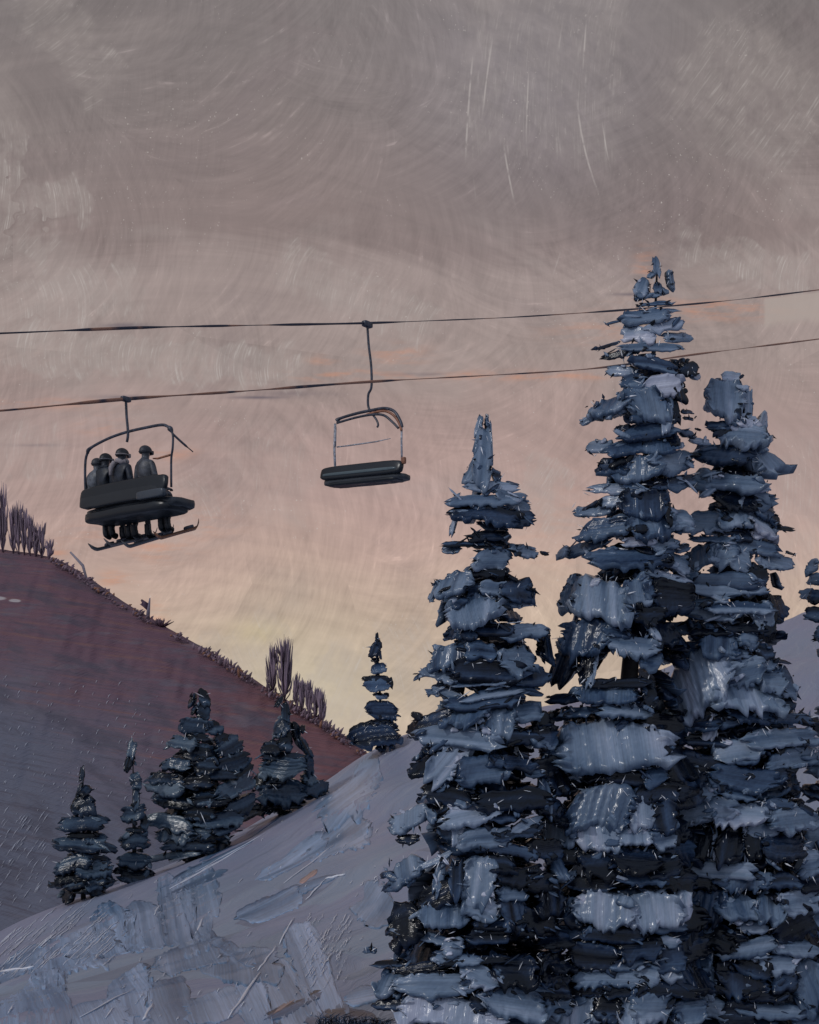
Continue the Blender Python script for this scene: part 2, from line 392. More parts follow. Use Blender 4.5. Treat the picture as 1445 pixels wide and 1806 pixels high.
def snow_mat():
    m, q, bs = base_mat('snow_dusk')
    tc = q.new('ShaderNodeTexCoord'); sp = q.new('ShaderNodeSeparateXYZ'); q.l.new(tc.outputs['Object'], sp.inputs[0])
    X, Y = sp.outputs[0], sp.outputs[1]
    # along-slope axis a, across axis b (wind-combed)
    a = q.add(q.mul(X, 0.42), q.mul(Y, 0.91)); b = q.sub(q.mul(X, 0.91), q.mul(Y, 0.42))
    wob = q.noise(q.vec(q.mul(X, 0.25), q.mul(Y, 0.15), 0.), 1.0, 3, 0.6)
    bb = q.add(b, q.mul(wob, 3.0))
    s1 = q.noise(q.vec(q.mul(a, 0.16), q.mul(bb, 3.0), 1.0), 1.0, 4, 0.62)
    s2 = q.noise(q.vec(q.mul(a, 0.5), q.mul(bb, 11.0), 5.0), 1.0, 3, 0.6)
    big = q.noise(q.vec(q.mul(X, 0.22), q.mul(Y, 0.10), 2.0), 1.0, 3, 0.6)
    vo = q.new('ShaderNodeTexVoronoi'); vo.feature = 'F1'; vo.distance = 'CHEBYCHEV'
    q.l.new(q.vec(q.add(q.mul(b, 0.9), q.mul(s1, 0.5)), q.add(q.mul(a, 0.22), q.mul(wob, 0.6)), 0.), vo.inputs['Vector']); vo.inputs['Scale'].default_value = 1.0
    cs = q.new('ShaderNodeSeparateColor'); q.l.new(vo.outputs['Color'], cs.inputs[0])
    col = q.mix(q.ramp(big, 0.35, 0.65), (0.285, 0.290, 0.395, 1), (0.255, 0.295, 0.395, 1))
    near = q.ramp(Y, 44.0, 24.0)
    col = q.mix(q.mul(q.mul(q.ramp(cs.outputs[0], 0.35, 0.9), near), 0.75), col, (0.28, 0.345, 0.43, 1))
    col = q.mix(q.mul(q.mul(q.ramp(cs.outputs[1], 0.72, 0.95), near), 0.7), col, (0.15, 0.165, 0.22, 1))
    col = q.mix(q.mul(q.ramp(s1, 0.50, 0.74), 0.55), col, (0.37, 0.40, 0.47, 1))
    col = q.mix(q.mul(q.ramp(s1, 0.46, 0.26), 0.45), col, (0.145, 0.165, 0.22, 1))
    # bare earth showing through in a few combed spots
    e = q.noise(q.vec(q.mul(a, 0.35), q.mul(bb, 2.2), 9.0), 1.0, 3, 0.6)
    col = q.mix(q.mul(q.ramp(e, 0.70, 0.78), 0.55), col, (0.28, 0.17, 0.13, 1))
    q.l.new(col, bs.inputs['Base Color'])
    bs.inputs['Roughness'].default_value = 0.42; bs.inputs['Specular IOR Level'].default_value = 0.35
    bump(q, bs, q.add(q.mul(s1, 1.0), q.mul(s2, 0.5)), 0.5, 0.10)
    return m
M_SNOW = snow_mat()
xs = np.r_[np.linspace(-70, -22, 40), np.linspace(-21.6, 26, 380), np.linspace(27, 80, 40)]
ys = np.r_[np.linspace(-25, 9, 20), np.linspace(9.2, 80, 420), np.linspace(81, 120, 24)]
GX, GY = np.meshgrid(xs, ys)
GZ = surf(GX, GY)
struct(grid_obj('snow_slope', GX, GY, GZ, M_SNOW))

# valley floor out to the horizon
vm = plain_mat('valley_snow', (0.30, 0.30, 0.36), 0.8, 0.25, 0.01, 0.5)
vx, vy = np.meshgrid(np.linspace(-7000, 7000, 15), np.linspace(-3000, 9000, 13))
struct(grid_obj('valley_floor', vx, vy, vx * 0 - 62.0, vm))

# dusky hill on the left
def hill_mat():
    m, q, bs = base_mat('hill_scrub')
    tc = q.new('ShaderNodeTexCoord'); sp = q.new('ShaderNodeSeparateXYZ'); q.l.new(tc.outputs['Object'], sp.inputs[0])
    X, Y, Z = sp.outputs[0], sp.outputs[1], sp.outputs[2]
    big = q.noise(q.vec(q.mul(X, 0.035), q.mul(Z, 0.06), 1.0), 1.0, 4, 0.6)
    t = q.add(Z, q.mul(X, -0.02))
    s1 = q.noise(q.vec(q.mul(X, 0.10), q.mul(q.add(Z, q.mul(X, 0.16)), 2.6), 3.0), 1.0, 4, 0.65)
    s2 = q.noise(q.vec(q.mul(X, 0.5), q.mul(q.add(Z, q.mul(X, -0.5)), 4.5), 6.0), 1.0, 3, 0.6)
    # scrub belt follows the ridge, snow-dusted lower ground to the lower left
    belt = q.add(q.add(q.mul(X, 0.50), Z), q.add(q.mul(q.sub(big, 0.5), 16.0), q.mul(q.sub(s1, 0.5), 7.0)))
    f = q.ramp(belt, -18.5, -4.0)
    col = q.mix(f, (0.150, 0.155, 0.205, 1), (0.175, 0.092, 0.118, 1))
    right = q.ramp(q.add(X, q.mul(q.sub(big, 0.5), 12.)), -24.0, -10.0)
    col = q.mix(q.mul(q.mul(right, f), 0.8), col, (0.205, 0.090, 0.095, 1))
    col = q.mix(q.mul(q.mul(q.ramp(s1, 0.52, 0.70), f), 0.7), col, (0.25, 0.13, 0.11, 1))
    col = q.mix(q.mul(q.ramp(s1, 0.50, 0.30), 0.6), col, (0.095, 0.078, 0.10, 1))
    gr = q.noise(q.vec(q.mul(X, 0.16), q.mul(Z, 0.9), 12.0), 1.0, 3, 0.6)
    col = q.mix(q.mul(q.ramp(gr, 0.52, 0.68), 0.55), col, (0.155, 0.145, 0.18, 1))
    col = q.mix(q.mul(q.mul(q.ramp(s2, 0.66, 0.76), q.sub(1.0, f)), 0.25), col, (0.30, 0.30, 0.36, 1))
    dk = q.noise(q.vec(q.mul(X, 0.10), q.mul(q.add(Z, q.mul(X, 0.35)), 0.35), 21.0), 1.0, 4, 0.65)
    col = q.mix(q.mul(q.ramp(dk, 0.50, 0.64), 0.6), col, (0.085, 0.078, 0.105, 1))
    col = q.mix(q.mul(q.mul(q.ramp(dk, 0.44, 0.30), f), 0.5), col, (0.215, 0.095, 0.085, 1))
    # brown foot of the hill, beside the snow crest
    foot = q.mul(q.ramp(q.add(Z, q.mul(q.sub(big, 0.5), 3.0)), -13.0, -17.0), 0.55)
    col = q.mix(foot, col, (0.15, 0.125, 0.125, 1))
    # two small old-snow patches near the ridge
    for (cx, cz, rx, rz_) in [(-43.0, 17.4, 1.5, 0.30), (-40.5, 16.9, 0.9, 0.22), (-46.0, 18.6, 1.1, 0.35)]:
        d = q.add(q.sq(q.div(q.sub(X, cx), rx)), q.sq(q.div(q.sub(q.add(Z, q.mul(q.sub(X, cx), 0.12)), cz), rz_)))
        col = q.mix(q.mul(q.ramp(d, 1.0, 0.3), 0.8), col, (0.55, 0.50, 0.50, 1))
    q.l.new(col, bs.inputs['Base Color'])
    bs.inputs['Roughness'].default_value = 0.6; bs.inputs['Specular IOR Level'].default_value = 0.25
    bump(q, bs, q.add(s1, q.mul(s2, 0.7)), 0.6, 0.5)
    return m
RIDGE = np.array([(-900, 700), (-500, 840), (-200, 930), (-60, 960), (0, 968), (60, 975), (100, 985), (130, 1002), (165, 1025), (200, 1050), (235, 1072), (270, 1092), (320, 1120), (380, 1153), (430, 1185),
                  (480, 1218), (520, 1242), (560, 1265), (590, 1285), (620, 1306), (680, 1350), (760, 1410), (900, 1500)], float)
def ridge_pt(px):
    Y = np.interp(px, [-900, 0, 620, 900], [180, 150, 118, 110])
    return P(px, float(np.interp(px, RIDGE[:, 0], RIDGE[:, 1])), float(Y))
pxs = np.r_[np.linspace(-900, -120, 40), np.linspace(-110, 700, 271), np.linspace(705, 900, 20)]
R = np.array([ridge_pt(p) for p in pxs])
ts = np.r_[np.linspace(-1, -0.05, 12), [0], np.linspace(0.01, 1, 90)]
HX = np.zeros((len(ts), len(pxs))); HYY = HX.copy(); HZ = HX.copy()
for i, t in enumerate(ts):
    if t >= 0:
        HX[i] = R[:, 0] + 6 * t; HYY[i] = R[:, 1] - 62 * t
        HZ[i] = R[:, 2] + (-64 - R[:, 2]) * (0.35 * t + 0.65 * t ** 1.6)
    else:
        HX[i] = R[:, 0] - 8 * t; HYY[i] = R[:, 1] - 130 * t; HZ[i] = R[:, 2] + (-64 - R[:, 2]) * (abs(t) ** 1.3)
    amp = min(1.0, abs(t) * 12)
    HZ[i] += (0.15 + 0.85 * amp) * (1.6 * vnoise(HX[i] * 0.12, HYY[i] * 0.10) + 0.8 * vnoise(HX[i] * 0.5, HYY[i] * 0.4 + 9) + 0.5 * vnoise(HX[i] * 1.4, HYY[i] * 0.9 + 3)) * 0.8
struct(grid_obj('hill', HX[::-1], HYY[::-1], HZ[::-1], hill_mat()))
def hill_z(px):  # ridge point
    return ridge_pt(px)

# ------------------------------------------------------------------ conifers built from thick flat boughs
RAMP_T = np.array([0, .1, .2, .3, .4, .5, .6, .7, .85, 1.0])
RAMP_C = np.array([(.0030, .0050, .0110), (.0080, .0150, .034), (.027, .050, .102), (.060, .102, .178), (.112, .166, .250), (.175, .236, .330),
                   (.250, .315, .420), (.325, .380, .490), (.44, .46, .57), (.72, .73, .83)])
def tone_col(t): return np.array([np.interp(t, RAMP_T, RAMP_C[:, i]) for i in range(3)])
def n1d(n, k):
    """smooth 1-D noise of n samples with about k bumps"""
    k = max(2, int(k)); kn = rng.random(k + 3) - 0.5
    x = np.linspace(0, k, n); i = np.floor(x).astype(int); f = x - i; f = f * f * (3 - 2 * f)
    return kn[i] * (1 - f) + kn[i + 1] * f

def dab(mb, c, ax, up, nr, w, h, tone, streak='h', nu=15, nv=9, depth=0.5, rag=1.0, var=0.20, tint=(1, 1, 1), thick=0.13, drape=None):
    """one bough: a thick lozenge with ragged edges and a ridged face, its body tapering back towards the stem"""
    rag = rag * 0.74
    u = np.linspace(-1, 1, nu); v = np.linspace(-1, 1, nv)
    p = rng.uniform(2.4, 8.0)
    hh = np.maximum(1 - np.abs(u) ** p, 0.0) ** (1 / rng.uniform(1.8, 3.2)); hh = np.maximum(hh, rng.uniform(0.2, 0.5))
    big_ = n1d(nu, 3)
    top = hh * (1 + rag * (0.45 * n1d(nu, 4) + 0.18 * n1d(nu, nu * 0.6) + 0.35 * big_))
    jag = np.clip(n1d(nu, nu * 0.45), 0, 1) * rng.choice([0.2, 0.7, 1.6]); bot = hh * (1 + rag * (0.55 * n1d(nu, 4) + 0.22 * n1d(nu, nu * 0.8) + jag - 0.35 * big_))
    endl = 1 + rag * (0.5 * n1d(nv, nv * 0.6) + .25 * n1d(nv, 3)); endr = 1 + rag * (0.5 * n1d(nv, nv * 0.6) + .25 * n1d(nv, 3))
    U, Vv = np.meshgrid(u, v)
    y = np.where(Vv > 0, Vv * top[None, :], Vv * bot[None, :]) * h / 2
    x = U * w / 2 * np.where(U < 0, 1 + (endl[:, None] - 1) * np.abs(U) ** 3, 1 + (endr[:, None] - 1) * np.abs(U) ** 3)
    x = x + rng.uniform(-.35, .35) * min(1.0, w / h) ** 1.5 * y
    bend = rng.uniform(-0.14, 0.20) * h; y = y - bend * (U ** 2) + rng.uniform(-.10, .10) * h * U
    mn = min(w, h)
    ridge = (n1d(nv, nv * 0.8)[:, None] if streak == 'h' else n1d(nu, nu * 0.8)[None, :]) * np.ones_like(U)
    gate = lambda n_: np.clip(2.2 * n1d(n_, n_ * 0.5), 0, 1)
    lip = (np.exp(-((U - 0.88) / 0.09) ** 2) * gate(nv)[:, None] + np.exp(-((U + 0.88) / 0.09) ** 2) * gate(nv)[:, None]
           + np.exp(-((Vv + 0.84) / 0.13) ** 2) * gate(nu)[None, :] + 0.7 * np.exp(-((Vv - 0.86) / 0.12) ** 2) * gate(nu)[None, :])
    z = mn * thick * ((1 - U ** 8) * (1 - Vv ** 8)) + mn * 0.07 * ridge + min(mn, 40 * (mn / max(mn, 1e-6)) * mn) * 0.22 * lip + mn * 0.006 * rng.normal(size=U.shape)
    z += mn * 0.30 * rng.uniform(-0.6, 0.6) * U + mn * 0.3 * rng.uniform(-0.2, 0.6) * -Vv + mn * 0.10 * n1d(nu, 3)[None, :]
    ax, up, nr = np.array(ax), np.array(up), np.array(nr); c = np.array(c)
    front = c + x[..., None] * ax + y[..., None] * up + z[..., None] * nr
    dd = depth * mn
    back = c + 0.72 * x[..., None] * ax + (0.72 * y[..., None] + 0.25 * mn) * up - (dd + 0.0 * z[..., None]) * nr
    if drape is not None:
        rel = z / (h * 0.25) * drape
        fx, fy = front[..., 0], front[..., 1]
        front = np.stack([fx, fy, surf(fx, fy) + 0.006 + rel], -1); back = np.stack([fx, fy, surf(fx, fy) - 0.12], -1)
    k = nu * nv
    V = np.r_[front.reshape(-1, 3), back.reshape(-1, 3)]
    idx = np.arange(k).reshape(nv, nu); f = []
    q = np.stack([idx[:-1, :-1], idx[:-1, 1:], idx[1:, 1:], idx[1:, :-1]], -1).reshape(-1, 4)
    f += q.tolist(); f += (q[:, ::-1] + k).tolist()
    loop = list(idx[0, :]) + list(idx[1:, -1]) + list(idx[-1, -2::-1]) + list(idx[-2:0:-1, 0])
    for i in range(len(loop)):
        a, b = loop[i], loop[(i + 1) % len(loop)]; f.append((a, a + k, b + k, b))
    # colour: load of snow varies across the bough
    if streak == 'h': t = tone + var * (n1d(nv, 4)[:, None] * 1.6 + 0.7 * n1d(nu, 2)[None, :] - 0.45 * rng.choice([-.3, .6, 1]) * Vv)
    else: t = tone + var * (n1d(nu, 7)[None, :] * 1.4 + 0.6 * n1d(nv, 2)[:, None] - 0.35 * rng.choice([-.5, .5, 1]) * Vv)
    t = t + 0.015 * rng.normal(size=U.shape)
    t = np.clip(t, 0, 1).ravel()
    cols = np.stack([np.interp(t, RAMP_T, RAMP_C[:, i]) for i in range(3)], 1) * np.array(tint)
    cb = np.broadcast_to(tone_col(min(tone, 0.08)) * np.array(tint), cols.shape)
    sx, sy = (x, y) if streak == 'h' else (y, x)
    if drape is not None: sx, sy = sx * .008, sy * .008
    st = np.stack([sx, sy, np.full_like(sx, rng.uniform(0, 50))], -1).reshape(-1, 3)
    mb.add(V, f, np.r_[cols, cb], np.r_[st, st])

def fleck(mb, c, size, tone, tint=(1, 1, 1), elong=None):
    """small twig tip / blob with a peak"""
    n = 6; d = rng.normal(size=3); d /= np.linalg.norm(d)
    if elong is not None: d = np.array(elong) / np.linalg.norm(elong)
    a = np.cross(d, [0.3, 0.5, 0.8]); a /= np.linalg.norm(a); b = np.cross(d, a)
    vs = []; L = size * rng.uniform(0.9, 2.2); r = size * rng.uniform(0.18, 0.42)
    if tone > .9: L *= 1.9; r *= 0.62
    for (t, rr) in ((-0.5, 0.35), (-0.2, 1.0), (0.15, 0.6)):
        for j in range(n):
            th = 2 * math.pi * j / n; k = rr * r * rng.uniform(0.7, 1.3)
            vs.append(np.array(c) + d * t * L + (a * math.cos(th) + b * math.sin(th)) * k)
    vs.append(np.array(c) + d * 0.6 * L); vs.append(np.array(c) - d * 0.6 * L)
    f = []
    for i in range(2):
        for j in range(n): f.append((i * n + j, i * n + (j + 1) % n, (i + 1) * n + (j + 1) % n, (i + 1) * n + j))
    for j in range(n): f.append((2 * n + j, 2 * n + (j + 1) % n, 3 * n)); f.append(((j + 1) % n, j, 3 * n + 1))
    mb.add(vs, f, tone_col(max(0, tone)) * np.array(tint) if tone < .9 else (.93, .93, .96), np.array(vs) * 2)  # brightest tone is coloured near white to imitate a glint

M_NEEDLE = paint_mat('fir_needles', 0.17, 0.5, 0.011, 0.32)
M_BSNOW = paint_mat('bough_snow_and_glints', 0.20, 0.36, 0.011, 0.55)
M_BARK = plain_mat('fir_bark', (0.030, 0.026, 0.028), 0.7, 0.4, 9.0, 0.02)

HOLES = [(1200, 780, 1226, 1015), (1068, 1166, 1140, 1196), (955, 1195, 1000, 1236), (1070, 596, 1090, 700), (930, 985, 1000, 1120)]   # gaps between the crowns
def conifer(label, axis, Y, dabs, prof, name='fir_tree', group=None, tint=(1, 1, 1), fill=160, flecks=5, fill_tone=(0.0, 0.14), crumbs=1.7, core=0.62, res=1.0, snow_cut=0.36, glint=1.0, lift=0.0, back=True, base_py=None):
    """axis: [(py, px)...] stem line; prof: [(py, half width px)...]; dabs: (px, py, w, h, tilt, tone, streak)"""
    axis = np.array(axis, float); prof = np.array(prof, float)
    s = Y / F
    ax_px = lambda py: float(np.interp(py, axis[:, 0], axis[:, 1]))
    hw = lambda py: float(np.interp(py, prof[:, 0], prof[:, 1]))
    top_py = axis[0, 0]
    bx = (axis[-1, 1] - CX) * s; bz = gz(bx, Y) - 0.05
    root = thing(name, label, 'tree', (bx, Y, bz), 0, group)
    org = Vector((bx, Y, bz))
    bpy_ = HY - bz / s
    needles, snow, trunk = MB(), MB(), MB()
    # trunk with a few limbs
    pts = [org - org]; rad = []
    npt = 14; pts = []
    for i in range(npt):
        t = i / (npt - 1); py = bpy_ + (top_py + 6 - bpy_) * t
        pts.append(P(ax_px(py), py, Y) - org + Vector((0, 0.0, 0)))
        rad.append(max(0.012, 0.020 * (bpy_ - top_py) * s * (1 - t) ** 0.9))
    trunk.tube(pts, rad, (0.03, 0.026, 0.028), 9)
    def place(px, py, w, h, tilt, tone, streak, az=None, rr=1.0, inset=1.0, **kw):
        Rr = max(hw(py), 12) * s
        zc = (HY - py) * s
        a0 = np.array(P(ax_px(py), py, Y))
        if az is None:       # on the side towards the viewer: depth follows the crown's round section
            dxm = (px - ax_px(py)) * s
            q = np.clip(dxm / (Rr * 1.15), -0.95, 0.95)
            yaw = math.asin(q) * 0.62
            c = a0 + np.array([dxm, -Rr * inset * math.sqrt(1 - q * q) * 0.85, 0])
        else:
            yaw = az; c = a0 + np.array([math.sin(az), -math.cos(az), 0]) * Rr * rr
        out = np.array([math.sin(yaw), -math.cos(yaw), 0.0]); side = np.array([math.cos(yaw), math.sin(yaw), 0.0])
        pit = math.radians(rng.uniform(8, 30))
        nrm = out * math.cos(pit) + np.array([0, 0, 1]) * math.sin(pit)
        upv = np.array([0, 0, 1]) * math.cos(pit) - out * math.sin(pit)
        # keep the apparent place when the depth moves towards the eye
        if az is None:
            k = c[1] / Y; c = np.array([((px - CX) * s) * k, c[1], zc * k]); w *= k; h *= k
        tr = math.radians(-tilt); ax2 = side * math.cos(tr) + upv * math.sin(tr); up2 = upv * math.cos(tr) - side * math.sin(tr)
        mb = snow if tone > snow_cut else needles
        nu = int(np.clip(w * res / 3.0, 11, 36)); nv = int(np.clip(h * res / 3.0, 9, 24))
        dab(mb, c - np.array(org), ax2, up2, nrm, w * s, h * s, tone, streak, nu, nv, tint=tint, **kw)
        return c - np.array(org), side, upv, nrm
    for (px, py, w, h, tilt, tone, *st) in dabs:
        st = st[0] if st else 'h'
        c, sd_, up_, nr_ = place(px, py, w * 1.08, h * 1.14, tilt, tone + (lift * min(1, max(0, (1330 - py) / 200)) if tone > .09 else 0), st)
        # broken smaller boughs over the rim
        for _ in range(int(crumbs * (w + h) / 60.0 + rng.random())):
            th = rng.uniform(0, 2 * math.pi); k_ = rng.uniform(.30, .56)
            rim = sd_ * math.cos(th) * w * s * k_ + up_ * (math.sin(th) * h * s * k_) + nr_ * rng.uniform(-.02, .05)
            tn = float(np.clip(tone + rng.choice([-.3, -.15, .1, .25]) + rng.normal() * .08, 0, .95))
            ang = rng.uniform(-.9, .9); a2 = sd_ * math.cos(ang) + up_ * math.sin(ang); u2 = up_ * math.cos(ang) - sd_ * math.sin(ang)
            dab(snow if tn > snow_cut else needles, c + rim, a2, u2, nr_, rng.uniform(.16, .45) * min(w, 90) * s, rng.uniform(.14, .40) * min(h, 50) * s, tn, rng.choice(['h', 'v']), 9, 7, tint=tint, thick=.25)
        # twig tips, snow crumbs and white painted glints along the rim
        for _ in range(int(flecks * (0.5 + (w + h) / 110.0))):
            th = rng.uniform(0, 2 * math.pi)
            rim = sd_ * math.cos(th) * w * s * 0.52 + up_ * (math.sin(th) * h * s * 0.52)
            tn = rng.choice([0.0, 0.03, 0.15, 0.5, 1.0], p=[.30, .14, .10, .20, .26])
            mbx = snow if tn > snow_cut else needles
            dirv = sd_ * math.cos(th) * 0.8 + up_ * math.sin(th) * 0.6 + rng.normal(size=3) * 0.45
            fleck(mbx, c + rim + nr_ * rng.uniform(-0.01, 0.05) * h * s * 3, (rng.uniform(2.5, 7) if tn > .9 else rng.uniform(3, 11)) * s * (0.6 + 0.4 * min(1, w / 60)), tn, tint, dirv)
    # near-white flecks imitating glints, scattered over the outer boughs
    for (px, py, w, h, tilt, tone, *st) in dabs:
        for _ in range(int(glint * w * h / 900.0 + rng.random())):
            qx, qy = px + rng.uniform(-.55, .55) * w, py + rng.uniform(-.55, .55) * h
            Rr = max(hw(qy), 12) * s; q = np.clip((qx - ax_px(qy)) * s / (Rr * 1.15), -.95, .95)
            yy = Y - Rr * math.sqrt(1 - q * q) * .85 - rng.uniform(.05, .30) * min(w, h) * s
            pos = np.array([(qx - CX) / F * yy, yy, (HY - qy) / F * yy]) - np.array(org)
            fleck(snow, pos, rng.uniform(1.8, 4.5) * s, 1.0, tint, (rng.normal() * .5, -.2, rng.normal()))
    # dark inner boughs and the far side of the crown
    span = bpy_ - top_py
    for i in range(fill):
        t = 1 - (rng.random() ** 0.75); py = top_py + span * (0.10 + 0.88 * (1 - t))
        r0 = hw(py); az = rng.uniform(-math.pi, math.pi)
        front = math.cos(az) > 0.1
        rr = rng.uniform(0.25, core) if front else rng.uniform(0.45, 0.98)
        tone = (rng.uniform(*fill_tone) + 0.16 * max(0.0, t - .35) * rng.random() * 3) if front or rng.random() < .55 else rng.uniform(0.2, 0.6)
        w = r0 * rng.uniform(0.55, 0.95); h = np.clip(r0 * rng.uniform(.22, .42), 8, 52)
        if w * 0.5 + r0 * rr * abs(math.sin(az)) > r0 * 0.98: w = max(14, 2 * (r0 * 0.98 - r0 * rr * abs(math.sin(az))))
        qx = ax_px(py) + r0 * rr * math.sin(az); ww = w * .5 * max(.5, abs(math.cos(az)))
        if any(qx - ww < x1 and qx + ww > x0 and py - h * .6 < y1 and py + h * .6 > y0 for (x0, y0, x1, y1) in HOLES): continue
        place(0, py, w, h, rng.uniform(-10, 10), tone, rng.choice(['h', 'v']), az=az, rr=rr)
    trunk.build('trunk', M_BARK, root)
    if needles.n: needles.build('foliage', M_NEEDLE, root)
    if snow.n: snow.build('snow_load_and_glints', M_BSNOW, root)['kind'] = 'stuff'
    return root

A = [(853, 800, 30, 118, 4, .42, 'v'), (833, 832, 22, 52, 10, .4, 'v'), (846, 748, 10, 32, 8, .38, 'v'), (860, 742, 6, 22, 0, .3, 'v'), (876, 838, 16, 24, 0, .12),
     (868, 858, 86, 20, -3, .45), (905, 853, 34, 7, 0, .25), (858, 880, 122, 24, -6, .42), (905, 884, 66, 24, 18, .5), (855, 906, 116, 38, 6, .10), (905, 915, 76, 28, -12, .16),
     (800, 925, 10, 40, 8, .5, 'v'), (862, 945, 62, 20, 0, .04), (826, 960, 96, 13, 3, .14), (796, 968, 34, 18, 0, .36), (868, 985, 60, 36, -6, .34), (924, 974, 56, 24, -2, .38), (961, 976, 16, 8, 10, .03),
     (862, 1010, 60, 14, 0, .05), (800, 1032, 66, 44, 0, .33, 'v'), (764, 1045, 14, 34, 20, .4, 'v'), (838, 1078, 96, 58, -14, .46, 'v'), (912, 1040, 64, 36, -14, .16), (872, 1040, 50, 28, 0, .38), (885, 1060, 60, 16, 8, .3), (926, 1066, 40, 10, -16, .45),
     (926, 1114, 88, 32, -5, .40), (868, 1110, 70, 26, 0, .04), (830, 1115, 30, 26, 0, .06), (800, 1156, 72, 40, -3, .30, 'v'), (848, 1148, 52, 34, 10, .18), (912, 1164, 66, 46, -5, .42), (935, 1196, 76, 30, -6, .16), (862, 1182, 128, 40, 0, .05),
     (966, 1145, 30, 46, 10, .07, 'v'), (782, 1190, 78, 22, 6, .28), (740, 1192, 28, 10, -30, .2), (785, 1224, 58, 16, 12, .42), (852, 1204, 100, 16, -4, .30), (868, 1224, 100, 18, -10, .38), (850, 1240, 124, 26, -6, .10), (920, 1215, 60, 22, 10, .14),
     (822, 1264, 66, 54, 4, .32, 'v'), (878, 1274, 56, 54, -4, .38, 'v'), (856, 1282, 20, 36, 0, .02), (925, 1258, 54, 42, 0, .44), (958, 1270, 40, 30, 0, .06),
     (768, 1272, 76, 30, -14, .03), (812, 1302, 142, 38, 4, .46), (915, 1300, 90, 22, 0, .06), (955, 1308, 60, 34, -4, .44), (770, 1322, 50, 16, 0, .05),
     (757, 1352, 52, 50, 18, .04, 'v'), (790, 1346, 44, 84, 32, .58, 'v'), (850, 1358, 84, 46, -10, .38), (912, 1348, 66, 34, 0, .07), (940, 1362, 44, 20, 10, .28),
     (790, 1402, 88, 34, 6, .08), (770, 1386, 44, 24, 0, .25), (905, 1408, 130, 34, 0, .06), (962, 1400, 22, 60, 8, .34, 'v'), (880, 1440, 60, 28, 0, .14),
     (722, 1447, 74, 38, -16, .50, 'v'), (758, 1438, 34, 18, 30, .4), (828, 1436, 92, 42, -14, .72), (808, 1472, 22, 46, 6, .66, 'v'), (855, 1478, 78, 38, -6, .38), (910, 1468, 80, 22, -10, .14), (905, 1500, 90, 20, 10, .24), (930, 1455, 60, 16, -24, .6),
     (716, 1536, 76, 48, -28, .44, 'v'), (765, 1520, 70, 12, -28, .48), (775, 1545, 16, 60, 8, .5, 'v'), (806, 1550, 26, 58, 0, .14, 'v'), (846, 1556, 54, 74, 0, .50, 'v'), (880, 1520, 50, 44, 0, .04), (915, 1545, 80, 30, 0, .05),
     (716, 1626, 62, 64, -22, .015), (772, 1582, 60, 40, -24, .03), (785, 1616, 86, 44, -6, .44, 'v'), (850, 1600, 60, 40, 20, .55), (905, 1612, 56, 66, 0, .10, 'v'), (905, 1575, 50, 26, 0, .46), (870, 1630, 60, 30, 14, .12),
     (752, 1652, 112, 16, 12, .48), (800, 1672, 36, 30, -20, .52), (862, 1652, 70, 26, 0, .06), (940, 1640, 90, 24, 4, .04), (653, 1676, 26, 11, -8, .3), (702, 1680, 13, 24, 0, .4), (722, 1672, 12, 20, 20, .1),
     (745, 1706, 108, 16, -12, .10), (805, 1690, 80, 22, 4, .38), (840, 1694, 110, 14, -4, .05), (690, 1736, 46, 46, 0, .42, 'v'), (768, 1738, 150, 40, -5, .44), (850, 1722, 70, 34, 26, .50), (905, 1712, 76, 56, 0, .04), (925, 1740, 90, 16, 8, .36), (975, 1710, 60, 60, 0, .05),
     (700, 1772, 80, 20, 0, .06), (740, 1764, 66, 30, 0, .12), (796, 1788, 168, 46, 4, .74, 'v'), (900, 1766, 108, 58, 10, .40), (850, 1772, 40, 34, 0, .07)]
